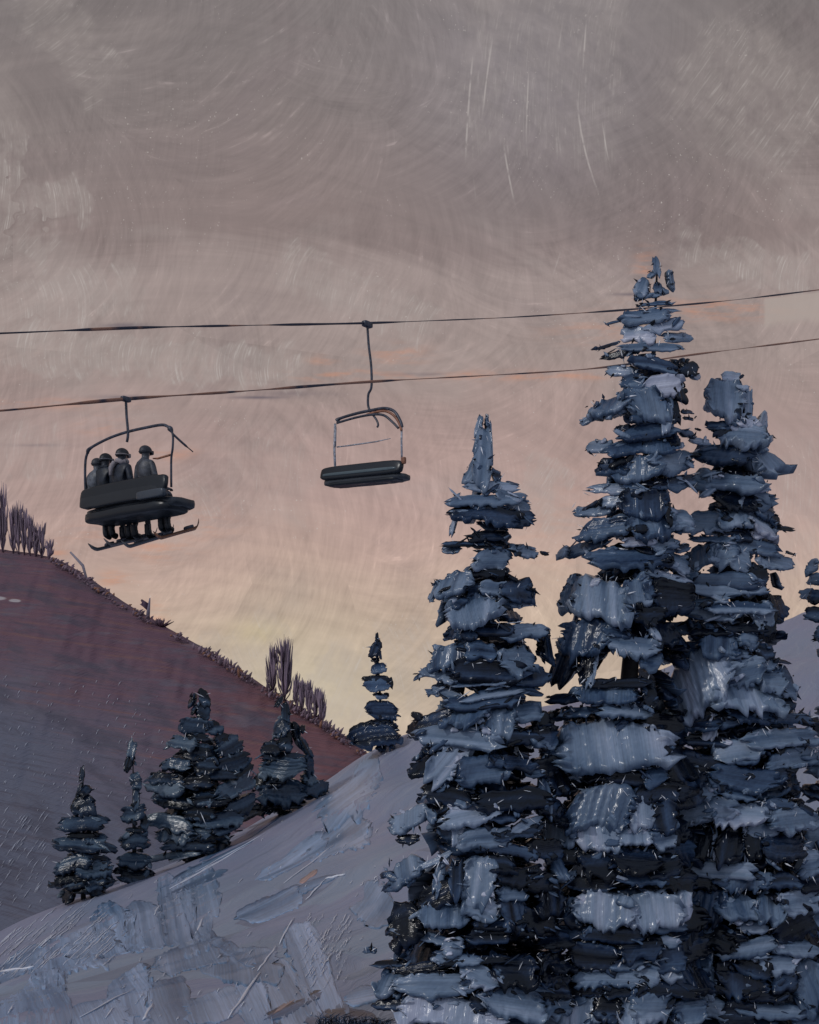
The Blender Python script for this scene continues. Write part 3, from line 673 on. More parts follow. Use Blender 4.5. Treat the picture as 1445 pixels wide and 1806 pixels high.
B = [(1158, 468, 14, 30, 0, .32, 'v'), (1150, 484, 12, 16, 20, .30, 'v'), (1172, 512, 14, 20, -10, .22), (1146, 520, 40, 12, 6, .34), (1128, 524, 20, 12, 0, .12), (1166, 548, 60, 8, -5, .4), (1118, 570, 40, 12, -8, .3), (1134, 506, 26, 34, 10, .40, 'v'), (1160, 508, 14, 22, 0, .3), (1185, 496, 16, 36, 0, .32, 'v'), (1160, 535, 50, 10, -4, .24), (1134, 538, 22, 6, -10, .08),
     (1138, 560, 78, 28, -10, .24), (1126, 590, 54, 26, 4, .80), (1170, 576, 66, 20, -12, .64), (1196, 596, 54, 20, -4, .34), (1084, 568, 34, 5, 2, .12), (1070, 610, 50, 7, -4, .10), (1186, 563, 24, 6, -20, .2),
     (1100, 623, 76, 12, -4, .06), (1150, 612, 100, 14, 0, .28), (1155, 642, 80, 30, 4, .22), (1094, 655, 48, 20, 10, .46), (1216, 650, 34, 26, 0, .08), (1226, 662, 30, 12, -6, .62), (1115, 668, 36, 22, 0, .12),
     (1168, 680, 72, 32, -6, .78), (1122, 680, 30, 26, 0, .34), (1198, 688, 28, 44, 0, .04, 'v'), (1176, 722, 20, 60, 12, .55, 'v'), (1190, 722, 16, 44, 0, .04, 'v'),
     (1078, 716, 88, 44, -4, .32, 'v'), (1040, 738, 34, 14, -20, .32), (1138, 716, 62, 58, -10, .27, 'v'), (1155, 738, 70, 14, -14, .04), (1213, 726, 28, 8, -8, .06), (1214, 738, 26, 6, -4, .05), (1230, 757, 10, 4, 0, .05),
     (1142, 762, 96, 30, -9, .18), (1100, 754, 24, 12, 0, .05), (1132, 790, 112, 30, -4, .24, 'v'), (1058, 788, 50, 26, 0, .50), (1186, 770, 20, 40, 0, .08), (1214, 764, 34, 14, 0, .10), (1234, 778, 56, 14, -4, .46), (1200, 784, 18, 12, 0, .5),
     (1085, 822, 54, 34, 10, .12), (1122, 826, 84, 44, 0, .24, 'v'), (1186, 818, 84, 40, -14, .40), (1190, 852, 78, 20, -14, .14), (1180, 848, 50, 8, -14, .5), (1088, 862, 96, 20, 8, .50), (1118, 858, 36, 16, 0, .16), (1155, 852, 44, 12, 0, .04),
     (1138, 890, 82, 50, 0, .12, 'v'), (1052, 900, 80, 26, -4, .42), (1082, 884, 50, 22, 0, .46), (1070, 930, 96, 36, -3, .28), (1150, 925, 82, 44, -6, .24, 'v'), (1176, 890, 16, 50, 0, .03), (1196, 920, 52, 46, 6, .42),
     (1126, 955, 54, 18, 0, .76), (1034, 966, 92, 22, -10, .30), (992, 972, 22, 20, 0, .45), (1110, 986, 132, 40, -4, .18), (1172, 960, 56, 18, -10, .50), (1194, 992, 54, 34, 6, .38), (1204, 966, 36, 14, -24, .16), (1165, 985, 40, 30, 0, .08),
     (1176, 1016, 84, 20, 8, .56), (1140, 1020, 44, 20, 0, .04), (1010, 1046, 44, 64, 18, .36, 'v'), (1062, 1060, 100, 84, 4, .46, 'v'), (1124, 1046, 50, 50, -6, .40, 'v'), (1160, 1040, 50, 30, 0, .14), (1185, 1052, 74, 56, 0, .02), (1100, 1086, 50, 16, 0, .10), (1146, 1085, 50, 30, 0, .02),
     (1036, 1124, 92, 56, 2, .26, 'v'), (1088, 1112, 46, 26, 0, .20), (1112, 1138, 92, 36, 8, .40), (1150, 1110, 14, 44, -30, .5, 'v'), (996, 1166, 40, 78, 14, .10, 'v'), (1034, 1178, 24, 56, 0, .02, 'v'), (1046, 1178, 14, 62, 6, .50, 'v'), (1148, 1165, 40, 30, 10, .24),
     (1090, 1206, 110, 16, -2, .02), (1070, 1228, 108, 36, 2, .30, 'v'), (1000, 1232, 70, 18, -8, .10), (1104, 1250, 86, 32, 8, .40), (1145, 1222, 24, 54, 0, .03), (1020, 1256, 60, 22, 0, .36), (985, 1262, 50, 18, 0, .06),
     (1082, 1312, 188, 88, -6, .55, 'v'), (1125, 1340, 90, 32, -14, .30), (1010, 1312, 44, 84, 12, .40, 'v'), (1010, 1366, 50, 16, 0, .48), (1060, 1368, 60, 22, 0, .02), (1110, 1372, 74, 24, 0, .04), (1155, 1366, 40, 34, 0, .3),
     (1062, 1426, 112, 74, 0, .38, 'v'), (1132, 1436, 46, 54, 0, .58, 'v'), (1092, 1434, 14, 34, 0, .04, 'v'), (1168, 1440, 44, 60, 0, .14, 'v'), (1160, 1396, 80, 30, -6, .05),
     (984, 1474, 66, 40, 4, .48, 'v'), (1054, 1478, 76, 46, 0, .62, 'v'), (1120, 1474, 58, 34, 0, .56, 'v'), (1170, 1480, 44, 34, -8, .46), (1020, 1454, 70, 10, 0, .5),
     (1010, 1510, 60, 26, 0, .04), (1060, 1524, 66, 44, -6, .02), (1120, 1520, 84, 50, 6, .02), (1170, 1530, 60, 46, 0, .03), (1130, 1548, 90, 26, 0, .12), (1040, 1560, 80, 24, 0, .05), (1000, 1546, 30, 20, 0, .4),
     (1066, 1602, 104, 58, 0, .58, 'v'), (1150, 1604, 92, 52, 0, .62, 'v'), (1195, 1600, 46, 46, 0, .66, 'v'), (985, 1600, 50, 44, 0, .10, 'v'), (1015, 1610, 34, 44, 0, .22),
     (1010, 1648, 80, 24, 0, .12), (1080, 1650, 110, 24, 4, .05), (1180, 1634, 60, 20, 0, .3), (1050, 1690, 84, 46, 0, .02), (1130, 1672, 70, 40, 0, .03), (1110, 1700, 60, 20, -14, .34), (1180, 1690, 50, 50, 0, .03), (1180, 1660, 40, 16, 10, .5),
     (1068, 1722, 112, 34, -2, .36), (1140, 1716, 44, 34, 20, .44), (1176, 1712, 34, 40, -14, .5), (1020, 1746, 90, 20, 0, .02), (1100, 1744, 70, 26, -14, .02), (1180, 1746, 110, 26, 8, .015),
     (1020, 1784, 90, 50, 4, .58, 'v'), (985, 1796, 60, 40, 10, .66), (1104, 1786, 34, 66, 0, .68, 'v'), (1150, 1776, 74, 52, 0, .46), (1070, 1776, 50, 44, 0, .04), (1215, 1786, 60, 40, 0, .42)]
Cc = [(1292, 664, 32, 22, 0, .52), (1280, 706, 60, 70, 6, .48, 'v'), (1262, 688, 26, 40, 10, .28, 'v'), (1320, 716, 16, 62, 14, .55, 'v'), (1285, 690, 40, 12, 0, .6), (1253, 706, 20, 10, 0, .4),
      (1268, 752, 40, 22, 0, .16), (1306, 768, 84, 56, 22, .46), (1345, 756, 24, 74, 26, .6, 'v'), (1318, 742, 44, 24, 0, .62), (1296, 738, 40, 22, 0, .3),
      (1272, 802, 96, 34, 12, .11), (1350, 816, 52, 54, -24, .44, 'v'), (1322, 795, 40, 30, 20, .3), (1336, 782, 40, 20, 30, .5), (1284, 852, 112, 44, 12, .38), (1240, 846, 36, 36, 30, .36), (1262, 838, 26, 14, 0, .6), (1325, 852, 60, 22, 16, .6), (1345, 875, 50, 22, 20, .46),
      (1300, 884, 74, 32, 0, .02), (1306, 880, 12, 34, 20, .6, 'v'), (1340, 888, 44, 26, 0, .34), (1252, 918, 68, 36, 4, .38), (1296, 916, 54, 40, 0, .32, 'v'), (1344, 928, 58, 40, 24, .68), (1350, 906, 44, 20, 8, .26), (1378, 932, 66, 8, -2, .02), (1368, 918, 24, 24, 30, .04), (1300, 936, 40, 16, 0, .06),
      (1256, 950, 76, 14, 2, .34), (1326, 962, 90, 22, 8, .34), (1310, 945, 30, 26, 0, .08), (1240, 984, 62, 46, -12, .40, 'v'), (1275, 975, 50, 44, 0, .36), (1304, 986, 40, 42, 14, .44), (1366, 990, 72, 28, 10, .38), (1336, 974, 50, 10, 8, .15), (1395, 976, 30, 6, 6, .03),
      (1264, 1024, 136, 26, 3, .30), (1284, 1042, 130, 20, 2, .36), (1336, 1014, 36, 40, 0, .04), (1325, 1034, 40, 30, 0, .5), (1208, 1046, 50, 24, 10, .02), (1236, 1062, 108, 20, -6, .40), (1304, 1072, 112, 32, 4, .38), (1264, 1082, 90, 22, 10, .44), (1345, 1084, 34, 40, 0, .46), (1360, 1092, 22, 50, 20, .03, 'v'),
      (1206, 1106, 92, 22, 4, .20), (1255, 1112, 70, 16, 0, .05), (1314, 1106, 70, 18, 0, .05), (1272, 1136, 72, 48, 0, .28, 'v'), (1212, 1146, 56, 26, 0, .14), (1320, 1126, 36, 34, 0, .35), (1346, 1148, 34, 36, 10, .08), (1378, 1166, 40, 8, 8, .02), (1300, 1152, 40, 24, 0, .5),
      (1226, 1210, 134, 92, -28, .58, 'v'), (1196, 1240, 70, 44, -30, .55, 'v'), (1296, 1186, 96, 40, -14, .36), (1318, 1226, 124, 56, -6, .52, 'v'), (1276, 1200, 50, 30, -30, .14), (1360, 1196, 50, 56, 8, .38), (1352, 1170, 40, 30, 20, .28), (1384, 1200, 30, 54, 0, .32), (1380, 1232, 34, 34, 0, .05), (1394, 1228, 34, 4, -10, .03), (1405, 1215, 24, 3, -20, .03),
      (1222, 1276, 90, 34, 0, .14), (1230, 1262, 50, 26, -20, .05), (1330, 1262, 84, 28, 0, .10), (1385, 1266, 110, 20, 2, .20), (1425, 1268, 50, 20, 0, .06), (1258, 1280, 20, 44, 20, .64, 'v'), (1285, 1270, 50, 20, 0, .03),
      (1380, 1302, 130, 38, -4, .44), (1395, 1338, 110, 32, -8, .36), (1300, 1322, 76, 38, -8, .58), (1318, 1338, 50, 30, 0, .3), (1248, 1306, 74, 24, 0, .03), (1236, 1342, 70, 26, 14, .05), (1420, 1318, 50, 22, 0, .5),
      (1310, 1376, 110, 46, 10, .28), (1290, 1396, 80, 24, 20, .34), (1204, 1372, 88, 44, -6, .10), (1350, 1372, 66, 30, 0, .2), (1240, 1390, 50, 40, 0, .44), (1180, 1400, 60, 34, 0, .04), (1390, 1352, 40, 20, 0, .04),
      (1236, 1428, 104, 42, -3, .58), (1212, 1438, 50, 22, 0, .36), (1302, 1434, 92, 40, 2, .54), (1350, 1430, 40, 28, 0, .52), (1398, 1442, 96, 42, -6, .40), (1375, 1418, 60, 18, 0, .2),
      (1234, 1488, 48, 60, 0, .015, 'v'), (1288, 1488, 52, 60, 0, .01, 'v'), (1330, 1486, 34, 56, 0, .03, 'v'), (1261, 1486, 10, 64, 0, .6, 'v'), (1315, 1482, 8, 52, 0, .6, 'v'), (1210, 1484, 26, 50, 0, .18, 'v'), (1384, 1500, 84, 56, 8, .06), (1352, 1500, 14, 50, -24, .62, 'v'), (1345, 1464, 50, 24, 0, .4),
      (1262, 1532, 132, 30, 2, .50), (1226, 1530, 50, 26, 0, .36), (1240, 1556, 60, 22, 0, .1), (1318, 1556, 80, 34, 4, .30, 'v'), (1374, 1552, 70, 28, 0, .18), (1425, 1528, 50, 44, 0, .46), (1430, 1560, 50, 26, 0, .14),
      (1245, 1600, 66, 60, 0, .22, 'v'), (1300, 1604, 72, 50, 0, .38, 'v'), (1356, 1600, 50, 60, 10, .42, 'v'), (1410, 1590, 76, 40, 0, .44), (1394, 1628, 84, 46, -22, .07), (1440, 1620, 34, 50, 0, .34), (1330, 1636, 50, 24, 0, .5),
      (1260, 1652, 80, 44, 14, .02), (1230, 1640, 50, 20, -10, .32), (1320, 1672, 100, 30, -8, .46), (1400, 1670, 90, 30, 6, .44), (1300, 1648, 40, 24, 20, .04), (1230, 1690, 44, 40, 0, .3),
      (1240, 1724, 40, 84, -8, .40, 'v'), (1280, 1712, 34, 40, 0, .04), (1330, 1706, 60, 34, 20, .06), (1370, 1700, 70, 30, 0, .5), (1310, 1736, 80, 40, 0, .15, 'v'), (1350, 1750, 90, 34, 0, .03), (1426, 1736, 60, 84, 0, .38, 'v'), (1385, 1730, 50, 34, 0, .08),
      (1256, 1776, 70, 34, 4, .46), (1300, 1790, 60, 44, 0, .14), (1360, 1784, 120, 26, 6, .38), (1420, 1794, 60, 30, 0, .32)]
A += [(958, 1300, 60, 40, 0, .06), (980, 1330, 50, 34, 0, .16), (962, 1352, 60, 30, 0, .04), (985, 1380, 56, 40, 0, .05, 'v'), (968, 1420, 60, 30, 8, .10), (984, 1440, 60, 40, 0, .04), (962, 1500, 70, 34, -6, .05), (985, 1530, 30, 50, 0, .30, 'v'),
      (955, 1556, 66, 30, 0, .04), (972, 1590, 60, 44, 0, .08, 'v'), (955, 1625, 70, 36, 0, .05), (980, 1660, 60, 30, 0, .03), (985, 1700, 60, 40, 0, .10), (970, 1745, 70, 40, 0, .05), (985, 1770, 60, 40, 0, .35),
      (735, 1290, 44, 30, 0, .05), (720, 1480, 40, 16, 0, .10), (690, 1700, 70, 14, -6, .08), (690, 1560, 40, 14, -30, .12)]
conifer('tallest snow laden fir tree whose tip reaches above both cables', [(458, 1160), (700, 1150), (1200, 1110), (1860, 1110)], 17.8, B,
        [(455, 10), (560, 46), (650, 66), (720, 76), (850, 76), (1000, 84), (1080, 110), (1150, 120), (1300, 128), (1500, 165), (1806, 190)], fill=260, core=0.75, lift=0.07)
conifer('snowy fir tree with round upper clumps, right behind the tallest fir', [(655, 1292), (900, 1300), (1806, 1310)], 18.4, Cc,
        [(655, 18), (760, 56), (850, 70), (1000, 80), (1080, 105), (1200, 115), (1400, 140), (1806, 170)], fill=230, core=0.75, lift=0.07)
conifer('dark snowy fir tree with a pointed knife-like tip, beside the empty chair', [(732, 856), (900, 860), (1300, 850), (1806, 840)], 17.2, A,
        [(730, 8), (850, 36), (900, 64), (970, 70), (1040, 84), (1160, 100), (1260, 100), (1300, 110), (1450, 135), (1600, 150), (1806, 170)], fill=220, core=0.7, lift=0.07)
E = [(1432, 1000, 18, 30, 10, .45), (1440, 1022, 30, 20, 0, .5), (1425, 1048, 26, 20, -10, .44), (1446, 1052, 34, 26, 0, .12), (1455, 1085, 60, 26, 0, .2), (1470, 1120, 60, 40, 0, .4),
     (1458, 1340, 70, 40, 0, .4), (1450, 1400, 60, 34, 0, .14), (1460, 1470, 70, 50, 0, .42), (1462, 1560, 70, 44, 0, .4), (1462, 1640, 70, 44, 0, .3), (1460, 1700, 70, 34, 0, .08), (1470, 1780, 90, 40, 0, .4)]
E += [(2 * np.interp(e[1], [960, 1806], [1492, 1520]) - e[0] + 4, e[1] + rng.uniform(-14, 14), e[2] * 1.1, e[3], -e[4], min(.7, e[5] + .06)) for e in E] + [(1492, 972, 12, 34, 0, .3, 'v'), (1494, 1000, 30, 20, 0, .2), (1494, 1046, 50, 26, 0, .12), (1500, 1090, 60, 30, 0, .3)]
conifer('snowy fir tree cut by the right border, only its left boughs showing', [(960, 1492), (1806, 1520)], 19.5, E,
        [(960, 8), (1050, 60), (1200, 68), (1330, 80), (1500, 95), (1806, 110)], fill=110, core=0.8)

# lone fir on the crest and the group on the left
SMALL = (0.82, 0.80, 0.72)
def YC(px, d=1.0): return float(crest_Y(px)) - d
conifer('small lone fir with four stacked boughs, standing on the snow crest', [(1118, 665), (1320, 675)], YC(672, .3),
        [(665, 1126, 6, 20, 0, .10, 'v'), (662, 1144, 18, 30, 12, .14, 'v'), (669, 1148, 6, 30, -10, .08, 'v'), (662, 1164, 14, 8, 0, .03), (668, 1178, 24, 22, 0, .36), (666, 1198, 44, 12, -3, .06), (665, 1210, 44, 24, -3, .36), (690, 1204, 8, 18, 0, .1), (673, 1230, 20, 9, 0, .4),
         (674, 1250, 48, 32, -4, .18), (702, 1262, 12, 4, 10, .05), (678, 1273, 30, 10, 0, .08), (662, 1296, 80, 40, -12, .14), (690, 1312, 12, 20, 0, .04)],
        [(1118, 3), (1150, 9), (1178, 12), (1210, 22), (1296, 34), (1330, 20)], fill=22, flecks=2.0, core=.4, res=1.6, tint=(0.95, .97, 1.0))
conifer('small dark fir standing lowest and leftmost on the crest', [(1350, 147), (1575, 147)], YC(147),
        [(145, 1366, 9, 28, 0, .10, 'v'), (150, 1394, 20, 24, 20, .14), (140, 1392, 8, 26, 0, .05), (148, 1418, 38, 30, -8, .14), (132, 1424, 18, 14, 0, .06), (146, 1450, 74, 28, -3, .22), (146, 1474, 50, 10, 0, .04), (138, 1490, 88, 24, 4, .20), (186, 1496, 36, 16, 0, .18), (170, 1480, 34, 20, 0, .22),
         (130, 1520, 64, 28, -16, .24), (168, 1512, 40, 12, 0, .05), (165, 1532, 58, 34, -14, .20), (128, 1546, 60, 22, 0, .03), (150, 1556, 70, 20, -8, .16), (98, 1562, 36, 9, 4, .03), (178, 1554, 46, 24, -10, .22), (110, 1552, 24, 16, 0, .04), (142, 1568, 30, 14, -30, .05)],
        [(1350, 4), (1395, 12), (1450, 32), (1500, 44), (1575, 52)], fill=45, flecks=2.2, core=.7, res=1.5, tint=SMALL, snow_cut=.3)
conifer('thin small fir with a bare trunk stretch, second from the left on the crest', [(1304, 234), (1562, 238)], YC(238),
        [(233, 1322, 15, 34, 4, .34, 'v'), (227, 1346, 12, 26, 10, .08, 'v'), (240, 1378, 18, 28, 0, .28), (241, 1405, 11, 44, 0, .22, 'v'), (236, 1436, 38, 28, 0, .20), (254, 1450, 12, 30, 0, .14), (237, 1464, 30, 8, 0, .04), (237, 1482, 48, 30, -4, .22), (236, 1520, 52, 30, 0, .20), (241, 1547, 62, 28, -4, .15)],
        [(1304, 3), (1400, 8), (1440, 17), (1562, 26)], fill=22, flecks=2.2, core=.5, res=1.6, tint=SMALL, snow_cut=.3)
conifer('largest fir of the small dark group on the crest', [(1218, 352), (1510, 348)], YC(350, 1.4),
        [(338, 1236, 14, 22, 0, .10), (360, 1228, 18, 28, 0, .08), (358, 1254, 22, 28, 0, .14), (342, 1252, 10, 20, 0, .05), (344, 1282, 50, 26, 6, .26), (374, 1282, 28, 28, -20, .16), (325, 1282, 20, 14, 0, .1), (322, 1312, 58, 28, 8, .30), (350, 1302, 36, 14, 0, .04), (406, 1318, 54, 30, -22, .28), (392, 1302, 30, 20, -20, .06), (346, 1330, 50, 22, 0, .06),
         (310, 1350, 56, 20, 4, .28), (362, 1350, 40, 30, 0, .12), (412, 1346, 62, 24, -12, .22), (292, 1372, 66, 20, 0, .12), (384, 1366, 60, 18, 0, .06), (292, 1390, 80, 30, 10, .34), (348, 1380, 54, 22, 0, .03), (305, 1412, 74, 20, 4, .05), (416, 1388, 80, 26, -24, .34), (372, 1408, 60, 30, 0, .07), (360, 1412, 26, 24, 0, .36), (430, 1362, 50, 14, -24, .12),
         (300, 1450, 92, 24, 10, .34), (352, 1434, 50, 26, 0, .05), (306, 1472, 66, 20, 0, .42, 'v'), (386, 1446, 76, 28, -8, .24), (424, 1422, 60, 26, -22, .22), (346, 1470, 44, 22, 0, .40), (335, 1490, 80, 18, 0, .10), (300, 1510, 110, 12, -8, .36), (378, 1474, 60, 16, -8, .08), (400, 1460, 50, 20, -20, .1)],
        [(1218, 8), (1260, 18), (1312, 50), (1350, 66), (1400, 76), (1450, 80), (1510, 74)], fill=75, flecks=2.2, core=.75, res=1.5, tint=SMALL, snow_cut=.3)
conifer('small fir on the right end of the dark group, beside the hill ridge foot', [(1232, 496), (1432, 498)], YC(498, .6),
        [(492, 1238, 9, 20, 20, .08, 'v'), (504, 1258, 14, 34, 0, .24, 'v'), (496, 1284, 30, 28, -30, .22), (514, 1282, 18, 14, 20, .08), (482, 1318, 40, 26, 10, .12), (504, 1306, 22, 36, 0, .08), (526, 1298, 16, 46, 0, .12, 'v'), (540, 1318, 14, 34, -20, .14, 'v'), (534, 1286, 12, 16, 30, .05), (498, 1334, 70, 12, 0, .05),
         (498, 1356, 72, 42, 0, .30), (546, 1346, 22, 34, 0, .24), (546, 1372, 30, 20, 0, .3), (553, 1388, 48, 30, -18, .10), (494, 1396, 76, 40, 4, .26), (490, 1420, 84, 16, -4, .14), (448, 1432, 70, 20, -24, .06), (466, 1374, 30, 26, 0, .05), (556, 1400, 60, 10, -16, .08)],
        [(1232, 4), (1280, 14), (1330, 34), (1400, 44), (1432, 46)], fill=42, flecks=2.2, core=.7, res=1.5, tint=SMALL, snow_cut=.3)

# ------------------------------------------------------------------ bare trees on the hill ridge
M_BARE = paint_mat('bare_mauve_twigs', 0.55, 0.35, 0.02, 0.3)
def bare_tree(px, hpx, label, group, spread=9.0, nb=26, sink=0.4):
    p = ridge_pt(px); s = p.y / F; H = hpx * s
    base = Vector((p.x, p.y - 0.6, p.z - sink))
    root = thing('bare_tree', label, 'tree', base, 0, group)
    t, b = MB(), MB()
    lean = rng.uniform(-0.03, 0.03) * H
    t.tube([(0, 0, 0), (lean * .3, 0, H * .5), (lean, 0, H * 1.02)], [0.09, 0.06, 0.012], np.array((.105, .070, .095)), 6)
    W = spread * s
    for i in range(nb):
        z0 = H * rng.uniform(0.0, 0.7); az = rng.uniform(0, 2 * math.pi); L = H * rng.uniform(0.25, 0.62)
        if z0 + L > H: L = max(0.15 * H, H * rng.uniform(.88, 1.0) - z0)
        r1 = W * rng.uniform(0.3, 1.0); sx, sy = math.cos(az), math.sin(az)
        tone = np.array((.25, .18, .225)) * rng.uniform(0.55, 1.35)
        b.tube([(lean * z0 / H + sx * .05, sy * .05, z0), (sx * r1 * .7, sy * r1 * .7, z0 + L * .4), (sx * r1 + lean, sy * r1, z0 + L)],
               [0.05, rng.uniform(.05, .13), 0.012], tone, 5)
    t.build('trunk', M_BARE, root); b.build('branches', M_BARE, root)
bare_tree(8, 122, 'tallest bare mauve tree, at the left border on the hill ridge', 'bare trees on the upper ridge', 12, 60)
for px, hp, od in [(26, 84, 'second'), (36, 94, 'third'), (46, 84, 'fourth'), (56, 72, 'fifth'), (66, 60, 'sixth'), (76, 64, 'seventh'), (90, 38, 'last and lowest')]:
    bare_tree(px, hp, od + ' bare mauve tree from the left border in the upper ridge row', 'bare trees on the upper ridge', 9, 44)
bare_tree(482, 92, 'taller slanting bare tree starting the lower right ridge row', 'bare trees on the lower ridge', 14, 60)
bare_tree(503, 118, 'broadest bare mauve tree on the ridge above the small dark firs', 'bare trees on the lower ridge', 19, 90)
for px, hp, od in [(524, 66, 'first'), (535, 62, 'second'), (546, 66, 'third'), (557, 60, 'fourth'), (568, 64, 'last')]:
    bare_tree(px, hp, od + ' low bare tree of the row descending rightwards to the saddle', 'bare trees on the lower ridge', 9, 36)
# low brush that roughens the skyline of the hill
bs_ = MB()
for i in range(900):
    px = rng.uniform(95, 640)
    if float(vnoise(px * 0.035, 4.3)) + (0.12 if px > 380 else -.02) < rng.uniform(-.15, .25): continue
    p = ridge_pt(px); s_ = p.y / F
    hgt = rng.uniform(2, 13) * rng.random() * s_ * (1.5 if 380 < px < 600 else 1.0); lx = rng.uniform(-3, 9) * s_
    yy_ = rng.uniform(-2.5, .3); zz = p.z + yy_ * .22 - .25
    bs_.tube([(p.x, p.y + yy_, zz), (p.x + lx * .4, p.y + yy_, zz + hgt * .6), (p.x + lx, p.y + yy_, zz + hgt)], [.10, .13, .02], np.array((.22, .145, .175)) * rng.uniform(.55, 1.4) if rng.random() < .85 else np.array((.30, .14, .085)), 5)
o = bs_.build('ridge_brush', M_BARE); o['kind'] = 'stuff'; o['label'] = 'low mauve brush fringing the skyline of the hill'
# broken stump and low bushes on the ridge
p = ridge_pt(262); s = p.y / F
rt = thing('tree_snag', 'pale broken snag standing alone halfway down the hill ridge', 'dead tree', (p.x, p.y - .4, p.z - .3))
t = MB(); t.tube([(0, 0, 0), (0.08, 0, 1.0), (0.22, 0, 2.1)], [.22, .17, .06], np.array((.22, .19, .24)), 7); t.build('trunk', M_BARE, rt)
t = MB()
for i in range(7): t.tube([(0.02, 0, .9 + .1 * i), (-.35 - .05 * i, 0.05, 1.25 + .11 * i), (-.8 + .07 * i, 0.1, 1.5 + .05 * i)], [.10, .11, .02], np.array((.09, .05, .08)), 5)
t.build('broken_limb', M_BARE, rt)
p = ridge_pt(286)
bt = MB()
for i in range(40):
    az = rng.uniform(0, 6.28); r = rng.uniform(.2, 1.3)
    bt.tube([(r * .3 * math.cos(az), r * .3 * math.sin(az), 0), (r * math.cos(az), r * math.sin(az) * .5, rng.uniform(.3, .8))], [.10, .03], np.array((.12, .07, .09)) * rng.uniform(.6, 1.8), 5)
o = bt.build('low_bush', M_BARE); o.location = (p.x, p.y - .4, p.z - .2); tag(o, 'low dark bush on the ridge just right of the broken snag', 'bush')
p = ridge_pt(148)
lg = MB(); lg.tube([(-1.3, 0, 2.3), (0, 0, 0.9), (.6, 0, -1.2)], [.10, .16, .12], np.array((.33, .29, .33)), 7)
o = lg.build('leaning_log', M_BARE); o.location = (p.x, p.y - .5, p.z); tag(o, 'pale leaning log on the ridge below the upper row of bare trees', 'log')

# ------------------------------------------------------------------ cables
def rope_mat(name, warm):
    m, q, bs = base_mat(name)
    st = attr(q, 'stroke'); sp = q.new('ShaderNodeSeparateXYZ'); q.l.new(st.outputs['Vector'], sp.inputs[0])
    n = q.noise(q.vec(q.mul(sp.outputs[0], 30.0), 0.0, 3.0 * warm), 1.0, 3, 0.6)
    col = q.mix(q.ramp(n, 0.53 - 0.09 * warm, 0.60 - 0.09 * warm), (0.028, 0.030, 0.055, 1), (0.36, 0.17, 0.11, 1))
    q.l.new(col, bs.inputs['Base Color']); bs.inputs['Roughness'].default_value = 0.5
    return m
def rope_Y(px, a, b): return 1.0 / (a + (b - a) * px / 1445.0)
def rope(pts, a, b, rad_px, label, mat, group):
    pts = np.array(pts, float)
    xs_ = np.linspace(pts[0, 0], pts[-1, 0], 220)
    # smooth interpolation
    ys_ = np.interp(xs_, pts[:, 0], pts[:, 1]); k = np.ones(9) / 9; yp = np.pad(ys_, 4, mode='edge'); yp[:4] = ys_[0] - (ys_[4:0:-1] - ys_[0]); yp[-4:] = ys_[-1] - (ys_[-2:-6:-1] - ys_[-1]); ys_ = np.convolve(yp, k, 'valid')
    v = [P(x, y, rope_Y(x, a, b)) for x, y in zip(xs_, ys_)]
    r = [rad_px * rope_Y(722, a, b) / F * max(.45, 1 + 1.7 * float(vnoise(i * 0.22, label.count('e')))) for i in range(len(v))]
    mb = MB(); mb.tube(v, r, None, 8)
    o = mb.build('haul_rope', mat); return tag(o, label, 'cable', group)
A1, B1 = 1 / 28.0, 1 / 62.0
A2, B2 = 1 / 22.0, 1 / 55.0
rope([(-1100, 622), (-500, 603), (0, 588), (180, 580), (260, 577), (420, 574), (648, 570), (900, 560), (1100, 547), (1290, 530), (1445, 511), (1900, 455), (2300, 405)], A1, B1, 1.35, 'upper steel haul rope, the one the empty chair hangs from', rope_mat('rope_upper', 0.0), 'lift ropes')
rope([(-1100, 790), (-500, 755), (0, 725), (222, 703), (430, 690), (650, 673), (900, 660), (1060, 650), (1200, 628), (1445, 598), (1900, 535), (2300, 480)], A2, B2, 1.55, 'lower steel haul rope, the one the loaded chair hangs from', rope_mat('rope_lower', 1.0), 'lift ropes')

# ------------------------------------------------------------------ chairs
ROPE_DIR = (P(1445, 511, 62) - P(0, 588, 28)); RZ = math.atan2(-ROPE_DIR.x, ROPE_DIR.y)
M_STEEL = plain_mat('dark_tube_steel', (0.055, 0.06, 0.085), 0.35, 0.5, 14.0, 0.004)
M_STEELP = plain_mat('pale_worn_steel', (0.42, 0.43, 0.48), 0.35, 0.5, 14.0, 0.004)
M_RUST = plain_mat('rusty_orange', (0.34, 0.14, 0.08), 0.5, 0.3, 10.0, 0.004)
M_CUSH = paint_mat('dark_vinyl', 0.30, 0.6, 0.012, 0.5)
NAVY, SLATE, TEAL = np.array((.010, .014, .020)), np.array((.060, .072, .090)), np.array((.10, .135, .15))
I4 = Matrix.Identity(4)
def MT(x, y, z, rx=0, ry=0, rz=0): return Matrix.Translation((x, y, z)) @ Matrix.Rotation(rz, 4, 'Z') @ Matrix.Rotation(ry, 4, 'Y') @ Matrix.Rotation(rx, 4, 'X')
def curve(pts, n=6):
    """Catmull-Rom through the points"""
    pts = [Vector(p) for p in pts]; out = []
    for i in range(len(pts) - 1):
        p0, p1, p2, p3 = pts[max(i - 1, 0)], pts[i], pts[i + 1], pts[min(i + 2, len(pts) - 1)]
        for k in range(n):
            t = k / n
            out.append(0.5 * ((2 * p1) + (p2 - p0) * t + (2 * p0 - 5 * p1 + 4 * p2 - p3) * t * t + (3 * p1 - p0 - 3 * p2 + p3) * t ** 3))
    return out + [pts[-1]]

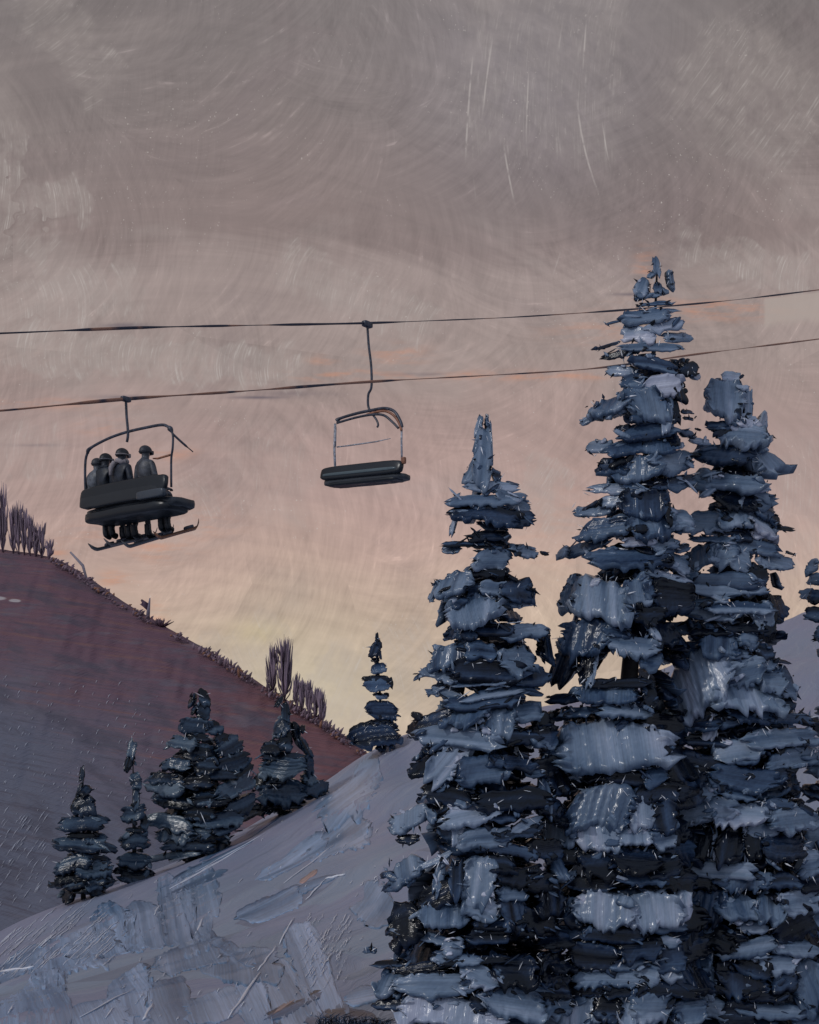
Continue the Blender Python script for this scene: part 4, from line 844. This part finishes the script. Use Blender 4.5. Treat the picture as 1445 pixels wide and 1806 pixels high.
# empty chair (origin on the rope)
g2 = P(648, 570, rope_Y(648, A1, B1))
ch = thing('lift_chair', 'empty chairlift chair hanging from the upper cable', 'chairlift chair', g2, RZ, 'chairlift chairs')
D = 4.08; ox = -0.18      # drop to the seat, sideways swing
m = MB(); m.tube(curve([(0, 0, 0), (.05, 0, -.6), (.14, 0, -1.2), (.15, 0, -1.75), (.04, 0, -1.95), (.03, 0, -2.25), (.12, 0, -2.44)]), [.034] * 37, None, 8); hg = m.build('hanger', M_STEEL, ch)
m = MB(); m.slab(MT(0, 0, -.03), .08, .17, .08); m.build('grip', M_STEEL, hg)
bl = MB()
bl.tube(curve([(-1.10, 0, -2.50), (-.98, 0, -2.44), (-.4, 0, -2.40), (.12, 0, -2.40), (.6, 0, -2.42), (.95, 0, -2.56), (1.16, 0, -2.85), (1.22, 0, -3.02)]), [.06, .07, .075, .07, .06, .05] + [.042] * 37, None, 8)
bl.tube(curve([(-1.05, -.06, -2.57), (-.4, -.06, -2.53), (.2, -.06, -2.54), (.62, -.06, -2.62), (.92, -.06, -2.84), (1.14, -.06, -3.05)]), [.034] * 31, None, 8)
bl.build('bail_frame', M_STEEL, ch)
m = MB(); m.tube(curve([(-.0, -.02, -2.50), (.55, -.02, -2.49), (.88, -.02, -2.62), (1.10, -.02, -2.85), (1.22, -.02, -3.12)]), [.035] * 25, None, 7); m.build('rusty_brace', M_RUST, ch)
m = MB(); m.tube([(-1.17, 0, -2.56), (-1.20, 0, -3.3), (-1.17, .02, -4.12)], .036, None, 7); m.tube([(-1.14, -.02, -2.66), (-1.155, -.02, -3.2)], .03, None, 6); m.build('side_arm', M_STEELP, ch)
m = MB(); m.tube([(1.21, 0, -2.98), (1.20, 0, -3.4), (1.20, .02, -3.98)], .028, None, 7); m.build('side_arm', M_STEELP, ch)
m = MB(); m.slab(MT(1.29, -.02, -3.93), .06, .05, .09); m.build('arm_tip', M_RUST, ch)
m = MB(); m.tube(curve([(.24, -.03, -2.56), (.36, -.04, -2.70), (.43, -.05, -2.84), (.40, -.06, -2.92)]), [.03] * 19, None, 7); m.build('release_lever', M_STEEL, ch)
m = MB(); m.tube([(-.95, .25, -3.16), (.1, .25, -3.20), (.62, .25, -3.19)], [.022, .018, .008], None, 6); m.tube([(-.95, .25, -3.16), (-1.16, .05, -3.20)], .018, None, 6); m.build('safety_bar', M_STEELP, ch)
m = MB(); m.slab(MT(ox, -.05, -D + .07, rx=math.radians(-12), ry=.055), 1.46, .10, .19, col=NAVY, bumps=.006)
o = m.build('backrest', M_CUSH, ch)
m = MB(); m.slab(MT(ox - .02, -.10, -D + .03, ry=.055), 1.33, .09, .045, col=TEAL); m.build('seat_rail', M_CUSH, ch)
m = MB(); m.slab(MT(ox - .02, .20, -D - .15, ry=.055), 1.42, .30, .10, col=SLATE * .7, bumps=.008); m.slab(MT(ox - .02, .16, -D - .22, ry=.055), 1.30, .27, .05, col=NAVY, bumps=.008)
m.build('seat', M_CUSH, ch)

# loaded chair
g1 = P(222, 703, rope_Y(222, A2, B2))
ch = thing('lift_chair', 'loaded chairlift chair carrying four riders under the lower cable', 'chairlift chair', g1, RZ, 'chairlift chairs')
D1 = 1.86; o1 = 0.07
m = MB(); m.tube(curve([(0, 0, .02), (.02, 0, -.30), (.06, 0, -.62), (.03, 0, -.78)]), [.024] * 19, None, 8); hg = m.build('hanger', M_STEEL, ch)
m = MB(); m.slab(MT(0, 0, -.01), .045, .10, .045); m.build('grip', M_STEEL, hg)
bl = MB()
bl.tube(curve([(-1.10, .02, -.82), (-1.0, .0, -.74), (-.5, 0, -.64), (.0, 0, -.60), (.55, 0, -.60), (.98, 0, -.62), (1.16, 0, -.70)]), [.024, .026, .03, .034, .036, .034, .030] + [.026] * 30, None, 8)
bl.build('bail_frame', M_STEEL, ch)
m = MB(); m.tube(curve([(1.14, 0, -.68), (1.24, 0, -.82), (1.24, .0, -1.05), (1.18, .02, -1.25), (1.17, .03, -1.72)]), [.03, .04, .05, .045, .035] + [.020] * 20, None, 8); m.build('side_arm', M_STEEL, ch)
m = MB(); m.tube(curve([(-1.10, .02, -.80), (-1.16, .02, -.95), (-1.17, .02, -1.3), (-1.15, .03, -1.75)]), [.024] * 19, None, 8); m.build('side_arm', M_STEEL, ch)
m = MB(); m.tube(curve([(1.22, .0, -.80), (1.30, .15, -.94), (1.36, .36, -1.08)]), [.02] * 9 + [.010] * 4, None, 7); m.build('safety_bar', M_STEEL, ch)
m = MB(); m.tube([(1.14, .03, -1.16), (.7, .14, -1.14), (.5, .2, -1.10)], [.02, .018, .012], None, 7); m.build('armrest', M_RUST, ch)
m = MB(); m.slab(MT(o1 - .03, -.10, -D1 + .20, rx=math.radians(-8)), 1.17, .06, .17, col=NAVY, bumps=.01); m.slab(MT(o1 - .05, -.12, -D1 + .10, rx=math.radians(-8)), 1.14, .055, .13, col=SLATE * .35, bumps=.01)
m.build('backrest', M_CUSH, ch)
m = MB(); m.slab(MT(o1 + .78, -.14, -D1 + .03), .36, .07, .075, col=SLATE * 1.1); m.build('back_panel', M_CUSH, ch)
m = MB(); m.slab(MT(o1 + .02, .24, -D1 - .10), 1.22, .34, .095, col=SLATE * .55, bumps=.012); m.slab(MT(o1 - .02, .18, -D1 - .17), 1.15, .34, .10, col=NAVY, bumps=.012)
m.build('seat', M_CUSH, ch)
CH1 = Matrix.Translation(g1) @ Matrix.Rotation(RZ, 4, 'Z')

# ------------------------------------------------------------------ riders
def cloth_mat(name, jacket, trouser, skin=(0.36, 0.22, 0.17)):
    m, q, bs = base_mat(name)
    tc = q.new('ShaderNodeTexCoord'); sp = q.new('ShaderNodeSeparateXYZ'); q.l.new(tc.outputs['Object'], sp.inputs[0])
    n = q.noise(tc.outputs['Object'], 9.0, 4, 0.6)
    j0 = tuple(c * .6 for c in jacket) + (1,); j1 = tuple(c * 1.5 for c in jacket) + (1,)
    col = q.mix(q.ramp(n, .35, .65), j0, j1)
    col = q.mix(q.ramp(sp.outputs[2], 0.02, -0.02), col, tuple(trouser) + (1,))
    col = q.mix(q.mul(q.ramp(sp.outputs[2], 0.635, 0.645), q.ramp(sp.outputs[1], 0.05, 0.07)), col, tuple(skin) + (1,))
    q.l.new(col, bs.inputs['Base Color']); bs.inputs['Roughness'].default_value = .45
    bump(q, bs, n, .6, .012); return m
def skin_obj(name, verts, edges, rad, mat, parent, lvl=1):
    me = bpy.data.meshes.new(name); me.from_pydata(verts, edges, []); me.materials.append(mat)
    o = bpy.data.objects.new(name, me); COL.objects.link(o); o.parent = parent
    o.modifiers.new('Skin', 'SKIN'); sk = me.skin_vertices[0].data
    for i, r in enumerate(rad): sk[i].radius = (r, r) if not hasattr(r, '__len__') else r
    sk[0].use_root = True
    o.modifiers['Skin'].use_smooth_shade = True
    sub = o.modifiers.new('Subdivision', 'SUBSURF'); sub.levels = lvl; sub.render_levels = lvl
    return o
def rider(x, jacket, trouser, label, hat, strap, scarf=None, lean=0.0, head=0.0, sc=1.0, arm=0.1, dz=0.10):
    # origin at the hip, seated; +y is the travel direction
    M = CH1 @ Matrix.Translation((x, .10, -D1 + .06 + dz))
    r = thing('person', label, 'person', M.translation, RZ, 'riders on the chairlift')
    r.scale = (sc, sc, sc)
    V = [(0, 0, .03), (0 + lean * .3, -.02, .25), (lean * .7, -.02, .50), (lean, 0, .60), (lean + head * .3, .02, .655), (lean + head * .5, .03, .71), (lean + head, .04, .78), (lean + head * 1.1, .04, .83)]
    Rd = [(.17, .13), (.165, .125), (.18, .125), (.12, .10), (.07, .07), (.085, .095), (.09, .10), (.055, .06)]
    E_ = [(0, 1), (1, 2), (2, 3), (3, 4), (4, 5), (5, 6), (6, 7)]
    kx = {-1: rng.uniform(-.07, .07), 1: rng.uniform(-.07, .07)}; ky = {-1: rng.uniform(-.12, .1), 1: rng.uniform(-.12, .1)}
    def chain(root, pts, rad):
        prev = root
        for p_, q_ in zip(pts, rad):
            V.append(p_); Rd.append((q_, q_)); E_.append((prev, len(V) - 1)); prev = len(V) - 1
        return prev
    for sgn in (-1, 1):
        w_ = chain(2, [(lean * .8 + sgn * .20, 0, .52), (lean * .5 + sgn * .27, .0, .27), (sgn * .24, .20, .10), (sgn * (.16 + arm * .2), .34, .10)], [.075, .062, .052, .036])
        hx, hy, hz = V[w_]
        pm = chain(w_, [(hx - sgn * .01, hy + .06, hz - .005)], [.036])
        for k, (fx, L) in enumerate([(-.03, .055), (-.01, .065), (.011, .062), (.031, .048)]):
            chain(pm, [(hx + fx, hy + .10, hz + .002), (hx + fx * 1.1, hy + .10 + L * .55, hz - .012), (hx + fx * 1.1, hy + .10 + L * .8, hz - .035)], [.0105, .010, .009])
        chain(w_, [(hx - sgn * .045, hy + .045, hz + .004), (hx - sgn * .06, hy + .085, hz - .004)], [.012, .010])
        k_ = chain(0, [(sgn * .10, .08, .0), (sgn * .12, .46, .015), (sgn * .125 + kx[sgn] * .3, .50, -.14), (sgn * .13 + kx[sgn], .50 + ky[sgn], -.50)], [.10, .078, .070, .052])
    b = skin_obj('body', V, E_, Rd, cloth_mat('rider_clothes', jacket, trouser), r, 2)
    hc = Vector((lean + head, .045, .79))
    h = MB(); vs = []; fc = []; na, nb = 16, 9
    for i in range(nb):
        ph = math.radians(-18 + 108 * i / (nb - 1))
        for j in range(na):
            t = 2 * math.pi * j / na
            vs.append((hc.x + .118 * math.cos(ph) * math.cos(t), hc.y - .01 + .135 * math.cos(ph) * math.sin(t), hc.z + .12 * math.sin(ph) + (.02 if math.sin(t) > .2 and i < 2 else 0)))
    for i in range(nb - 1):
        for j in range(na): fc.append((i * na + j, i * na + (j + 1) % na, (i + 1) * na + (j + 1) % na, (i + 1) * na + j))
    h.add(vs, fc); ho = h.build('helmet', plain_mat('helmet_shell', hat, .5, .3, 8), r)
    gk = MB(); gk.tube([(hc.x + .114 * math.cos(t), hc.y - .01 + .130 * math.sin(t), hc.z - .01) for t in np.linspace(0, 2 * math.pi, 25)], .012, None, 6, False)
    gk.slab(MT(hc.x, hc.y + .115, hc.z - .01), .075, .03, .04); gk.build('goggles', plain_mat('goggle_strap', strap, .3, .2, 8), r)
    if scarf is not None:
        sf = MB(); sf.tube([(lean + .10 * math.cos(t), .01 + .095 * math.sin(t), .64 + .02 * math.sin(3 * t)) for t in np.linspace(0, 2 * math.pi, 19)], .045, None, 7, False)
        sf.tube([(lean - .07, -.10, .63), (lean - .10, -.16, .52), (lean - .09, -.17, .38)], [.05, .045, .03], None, 7)
        sf.build('scarf', plain_mat('scarf_wool', scarf, .7, .3, 14), r)
    for sgn in (-1, 1):
        bt_ = MB(); bt_.tube([v_ + Vector((kx[sgn], ky[sgn], 0)) for v_ in curve([(sgn * .13, .48, -.44), (sgn * .13, .49, -.56), (sgn * .13, .52, -.64), (sgn * .13, .62, -.665)])], [.066] * 6 + [.070] * 6 + [.066] * 6 + [.05], None, 9)
        bt_.build('boot', plain_mat('boot_shell', (.02, .024, .032), .3, .4, 9), r)
    return M
m1 = rider(-1.0, (.11, .12, .14), (.02, .025, .035), 'rider in a mottled grey jacket at the left end of the loaded chair', (.045, .05, .06), (.05, .05, .06), None, lean=.06, head=-.01, sc=0.88)
m2 = rider(-.70, (.012, .018, .030), (.012, .014, .02), 'rider in a black jacket with white zip glints, second from left on the chair', (.010, .012, .018), (.16, .16, .18), None, lean=-.02, head=.0, sc=0.94)
m3 = rider(-.25, (.016, .022, .036), (.014, .016, .022), 'tallest rider, dark jacket and pale scarf, second from right on the chair', (.030, .03, .035), (.30, .26, .26), (.36, .32, .33), lean=.0, head=-.01, sc=0.97)
m4 = rider(.44, (.065, .07, .085), (.016, .018, .025), 'rider in a grey jacket sitting apart at the right of the chair', (.035, .038, .05), (.03, .03, .04), None, lean=-.05, head=-.02, sc=0.92)

# snowboards under the boots
def board(M, label, top, base, L=1.45, yaw=0.0, pitch=6.0, dx=0.0, dz=0.0, dy=0.0):
    mb = MB(); n = 26; wv = .135
    loc = M @ Vector((dx, .56 + dy, -.72 + dz))
    vs, fc, cl = [], [], []
    for i in range(n + 1):
        t = -1 + 2 * i / n; w = wv * (0.86 + .14 * t * t) * (max(0.0, 1 - max(0, abs(t) - .86) / .14 * max(0, abs(t) - .86) / .14) ** .5 + .02)
        up_ = .16 * max(0, abs(t) - .72) ** 2 / .078 * .9
        for (a, zz, c) in ((-w, .0, base), (w, .0, base), (w, .03, top), (-w, .03, top)):
            vs.append((a, t * L / 2, zz + up_)); cl.append(c)
    for i in range(n):
        for j in range(4): fc.append((i * 4 + j, i * 4 + (j + 1) % 4, i * 4 + 4 + (j + 1) % 4, i * 4 + 4 + j))
    fc += [(3, 2, 1, 0), (n * 4, n * 4 + 1, n * 4 + 2, n * 4 + 3)]
    mb.add(vs, fc, np.array(cl), np.array(vs))
    root = thing('snowboard', label, 'snowboard', loc, 0, 'snowboards under the loaded chair')
    root.rotation_euler = (math.radians(pitch), 0, RZ + math.radians(yaw))
    mb.build('deck', M_CUSH, root)
    for yy in (-.20, .20):
        b2 = MB(); b2.slab(MT(0, yy, .055), .11, .09, .03, col=NAVY); b2.build('binding', M_STEEL, root)
W1, O1 = np.array((.012, .016, .024)), np.array((.36, .15, .07))
board(m1, 'long black snowboard hanging lowest, at the left under the loaded chair', W1, np.array((.05, .06, .075)), 1.15, -34, 17, dx=.06)
board(m2, 'dark snowboard with grey base, second from left under the loaded chair', W1, np.array((.16, .15, .16)), 1.0, -38, 14, dx=.10, dz=.02)
board(m3, 'slim charcoal snowboard in the middle right under the loaded chair', SLATE * .4, np.array((.10, .11, .13)), 1.0, -40, 19, dx=.14, dz=-.02)
board(m4, 'black snowboard with orange base at the right under the loaded chair', W1, O1, 0.85, -38, 18, dx=.22, dz=.03)

# ------------------------------------------------------------------ thin snow ridges whitened as glints, grass at the tree foot
M_RID = paint_mat('snow_glint_ridges', 0.25, 0.2, 0.004, 0.6)
rd = MB()
def on_ground(px, py):
    lo, hi = 8.0, 75.0
    best = None
    Ys = np.linspace(9, 72, 500); Z = surf((px - CX) / F * Ys, Ys)
    e = Z / Ys; tgt = (HY - py) / F
    k = np.where(e >= tgt)[0]
    Y = Ys[k[0]] if len(k) else 60.0
    return Y
def ridge_line(p0, p1, wpx, tone, wob=0.5):
    n = 7; pts = []; rr = []
    for i in range(n):
        t = i / (n - 1); px = p0[0] + (p1[0] - p0[0]) * t + rng.normal() * wob * 1.5; py = p0[1] + (p1[1] - p0[1]) * t
        Y = on_ground(px, py); X = (px - CX) / F * Y
        pts.append((X, Y, float(surf([X], [Y])[0]) + 0.02)); rr.append(max(.003, wpx * Y / F * (0.25 + math.sin(math.pi * (0.08 + .84 * t))) * rng.uniform(.6, 1.2)))
    rd.tube(pts, rr, np.array((.86, .86, .92)) * (.6 + .4 * tone), 5)  # near-white colour stands in for glints along the ridge
for (a, b, w) in [((518, 1620), (492, 1668), 1.3), ((488, 1672), (455, 1715), 1.6), ((458, 1718), (402, 1802), 2.0), ((270, 1775), (252, 1804), 2.2), ((238, 1745), (140, 1798), 1.2), ((200, 1780), (186, 1800), 1.0),
                  ((610, 1545), (575, 1552), 1.8), ((575, 1552), (540, 1590), 1.2), ((0, 1716), (60, 1708), 2.2), ((25, 1774), (14, 1792), 1.2), ((360, 1620), (345, 1650), 1.5), ((280, 1600), (272, 1616), 1.3),
                  ((590, 1492), (500, 1560), 1.0), ((320, 1560), (440, 1490), 1.2), ((300, 1570), (400, 1512), 1.0), ((345, 1540), (470, 1470), 0.9)]:
    ridge_line(a, b, w * 1.15, 1.0)
for i in range(105):   # combed white glint hatching, left
    x0 = rng.uniform(0, 190); y0 = rng.uniform(1590, 1700) + max(0, (95 - x0) * .3)
    if y0 < crest_y(x0) + 8: y0 = crest_y(x0) + rng.uniform(8, 40)
    L = rng.uniform(8, 40); ridge_line((x0 + L * .7, y0 - L * .62) if y0 - L * .62 > crest_y(x0 + L * .7) + 3 else (x0, y0), (x0 - L * .3, y0 + L * .3), rng.uniform(.5, 1.1), rng.uniform(.7, 1))
for i in range(75):    # combed white glint hatching beside the big firs
    x0 = rng.uniform(540, 625); y0 = rng.uniform(1610, 1730); L = rng.uniform(6, 22)
    ridge_line((x0, y0), (x0 - L * .6, y0 + L), rng.uniform(.4, .8), rng.uniform(.65, .95))
for i in range(90):
    x0 = rng.uniform(180, 690); y0 = rng.uniform(max(1300, crest_y(x0) + 6), 1800); L = rng.uniform(3, 12)
    ridge_line((x0, y0), (x0 - L * .6, y0 + L * .8), rng.uniform(.4, .9), rng.uniform(.6, 1))
from mathutils.bvhtree import BVHTree
ho_ = bpy.data.objects['hill']
HB = BVHTree.FromPolygons([v.co[:] for v in ho_.data.vertices], [p_.vertices[:] for p_ in ho_.data.polygons])
def hill_hit(px, py):
    h_, n_, _, _ = HB.ray_cast(Vector((0, 0, 0)), P(px, py, 1.0).normalized()); return h_
for i in range(230):  # small white lines on the hill, glints put into the colour
    if i < 150: x0 = rng.uniform(5, 290); y0 = rng.uniform(1190, 1430)
    else: x0 = rng.uniform(0, 90); y0 = rng.uniform(1420, 1600)
    L = rng.uniform(2, 9) if i < 150 else rng.uniform(5, 22)
    a_h, b_h = hill_hit(x0, y0), hill_hit(x0 - L * .7, y0 + L)
    if a_h is None or b_h is None or y0 + L > crest_y(x0) - 4: continue
    r_ = rng.uniform(.3, .6) * a_h.y / F
    rd.tube([a_h, (a_h + b_h) / 2 + Vector((0, -.1, .05)), b_h], [r_ * .3, r_, r_ * .3], np.array((.8, .8, .88)) * rng.uniform(.6, 1), 5)
o = rd.build('snow_glint_ridges', M_RID); o['kind'] = 'stuff'; o['label'] = 'thin raised lines coloured white as glints over the snow and hill'
# thick wind slabs of snow on the near slope
M_SLAB = paint_mat('wind_slab', 0.30, 0.55, 0.012, 0.4)
sb = MB()
def gpt(px, py):
    Y = on_ground(px, py); X = (px - CX) / F * Y
    return np.array((X, Y, float(surf([X], [Y])[0])))
def slab_dab(px, py, w, h, tilt, tone, streak='h', warm=False):
    c = gpt(px, py); a = math.radians(tilt); dx, dy = math.cos(a), math.sin(a)
    e1 = (gpt(px + 8 * dx, py + 8 * dy) - gpt(px - 8 * dx, py - 8 * dy)) / 16; e2 = (gpt(px + 8 * dy, py - 8 * dx) - gpt(px - 8 * dy, py + 8 * dx)) / 16
    nr = np.cross(e1, e2); nr /= np.linalg.norm(nr); nr = nr if nr[2] > 0 else -nr
    sc = c[1] / F
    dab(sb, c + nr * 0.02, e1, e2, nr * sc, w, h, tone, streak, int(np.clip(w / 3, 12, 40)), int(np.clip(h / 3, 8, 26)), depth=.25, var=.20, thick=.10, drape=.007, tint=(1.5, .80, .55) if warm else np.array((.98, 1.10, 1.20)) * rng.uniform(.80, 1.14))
for a in [(310, 1588, 60, 110, -14, .62, 'v'), (250, 1610, 60, 90, -10, .56, 'v'), (355, 1570, 60, 90, -12, .60, 'v'), (200, 1620, 70, 70, -20, .54, 'v'), (160, 1655, 90, 60, -25, .60, 'v'), (110, 1700, 120, 50, -22, .56, 'v'), (60, 1760, 130, 90, -30, .62, 'v'),
          (40, 1700, 90, 40, -30, .58), (330, 1690, 120, 60, -18, .52, 'v'), (420, 1700, 150, 60, -10, .60, 'v'), (380, 1660, 90, 26, 32, .48), (405, 1672, 110, 24, 32, .46, 'v'), (540, 1680, 60, 130, -28, .62, 'v'), (500, 1740, 70, 130, -28, .58, 'v'), (450, 1770, 60, 110, -28, .60, 'v'),
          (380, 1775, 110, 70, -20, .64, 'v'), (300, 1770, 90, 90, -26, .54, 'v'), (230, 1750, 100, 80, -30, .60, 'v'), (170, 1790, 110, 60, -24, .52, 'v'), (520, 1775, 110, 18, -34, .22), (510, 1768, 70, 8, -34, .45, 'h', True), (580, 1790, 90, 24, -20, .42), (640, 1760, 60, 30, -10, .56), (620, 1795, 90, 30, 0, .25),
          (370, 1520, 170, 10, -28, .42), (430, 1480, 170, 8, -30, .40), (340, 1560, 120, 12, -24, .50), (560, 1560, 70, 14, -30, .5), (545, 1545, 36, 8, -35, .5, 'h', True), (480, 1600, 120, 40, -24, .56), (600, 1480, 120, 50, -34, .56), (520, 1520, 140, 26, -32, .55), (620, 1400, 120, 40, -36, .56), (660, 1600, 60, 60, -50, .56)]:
    slab_dab(*a)
o = sb.build('snow_slabs', M_SLAB); o['kind'] = 'stuff'; o['label'] = 'overlapping wind packed slabs of snow covering the near slope'
gr = MB()
for i in range(260):
    px = rng.uniform(560, 690); Y = rng.uniform(16.9, 17.4); X = (px - CX) / F * Y; z = gz(X, Y)
    h = rng.uniform(.03, .12); gr.tube([(X, Y, z - .02), (X + rng.normal() * .02, Y + rng.normal() * .02, z + h * .6), (X + rng.normal() * .06 + .03, Y, z + h)], [.008, .006, .002], tone_col(rng.choice([0, .1, .3])), 4)
o = gr.build('dry_grass', M_NEEDLE); o['kind'] = 'stuff'; o['label'] = 'dark dry grass poking through snow at the foot of the firs'
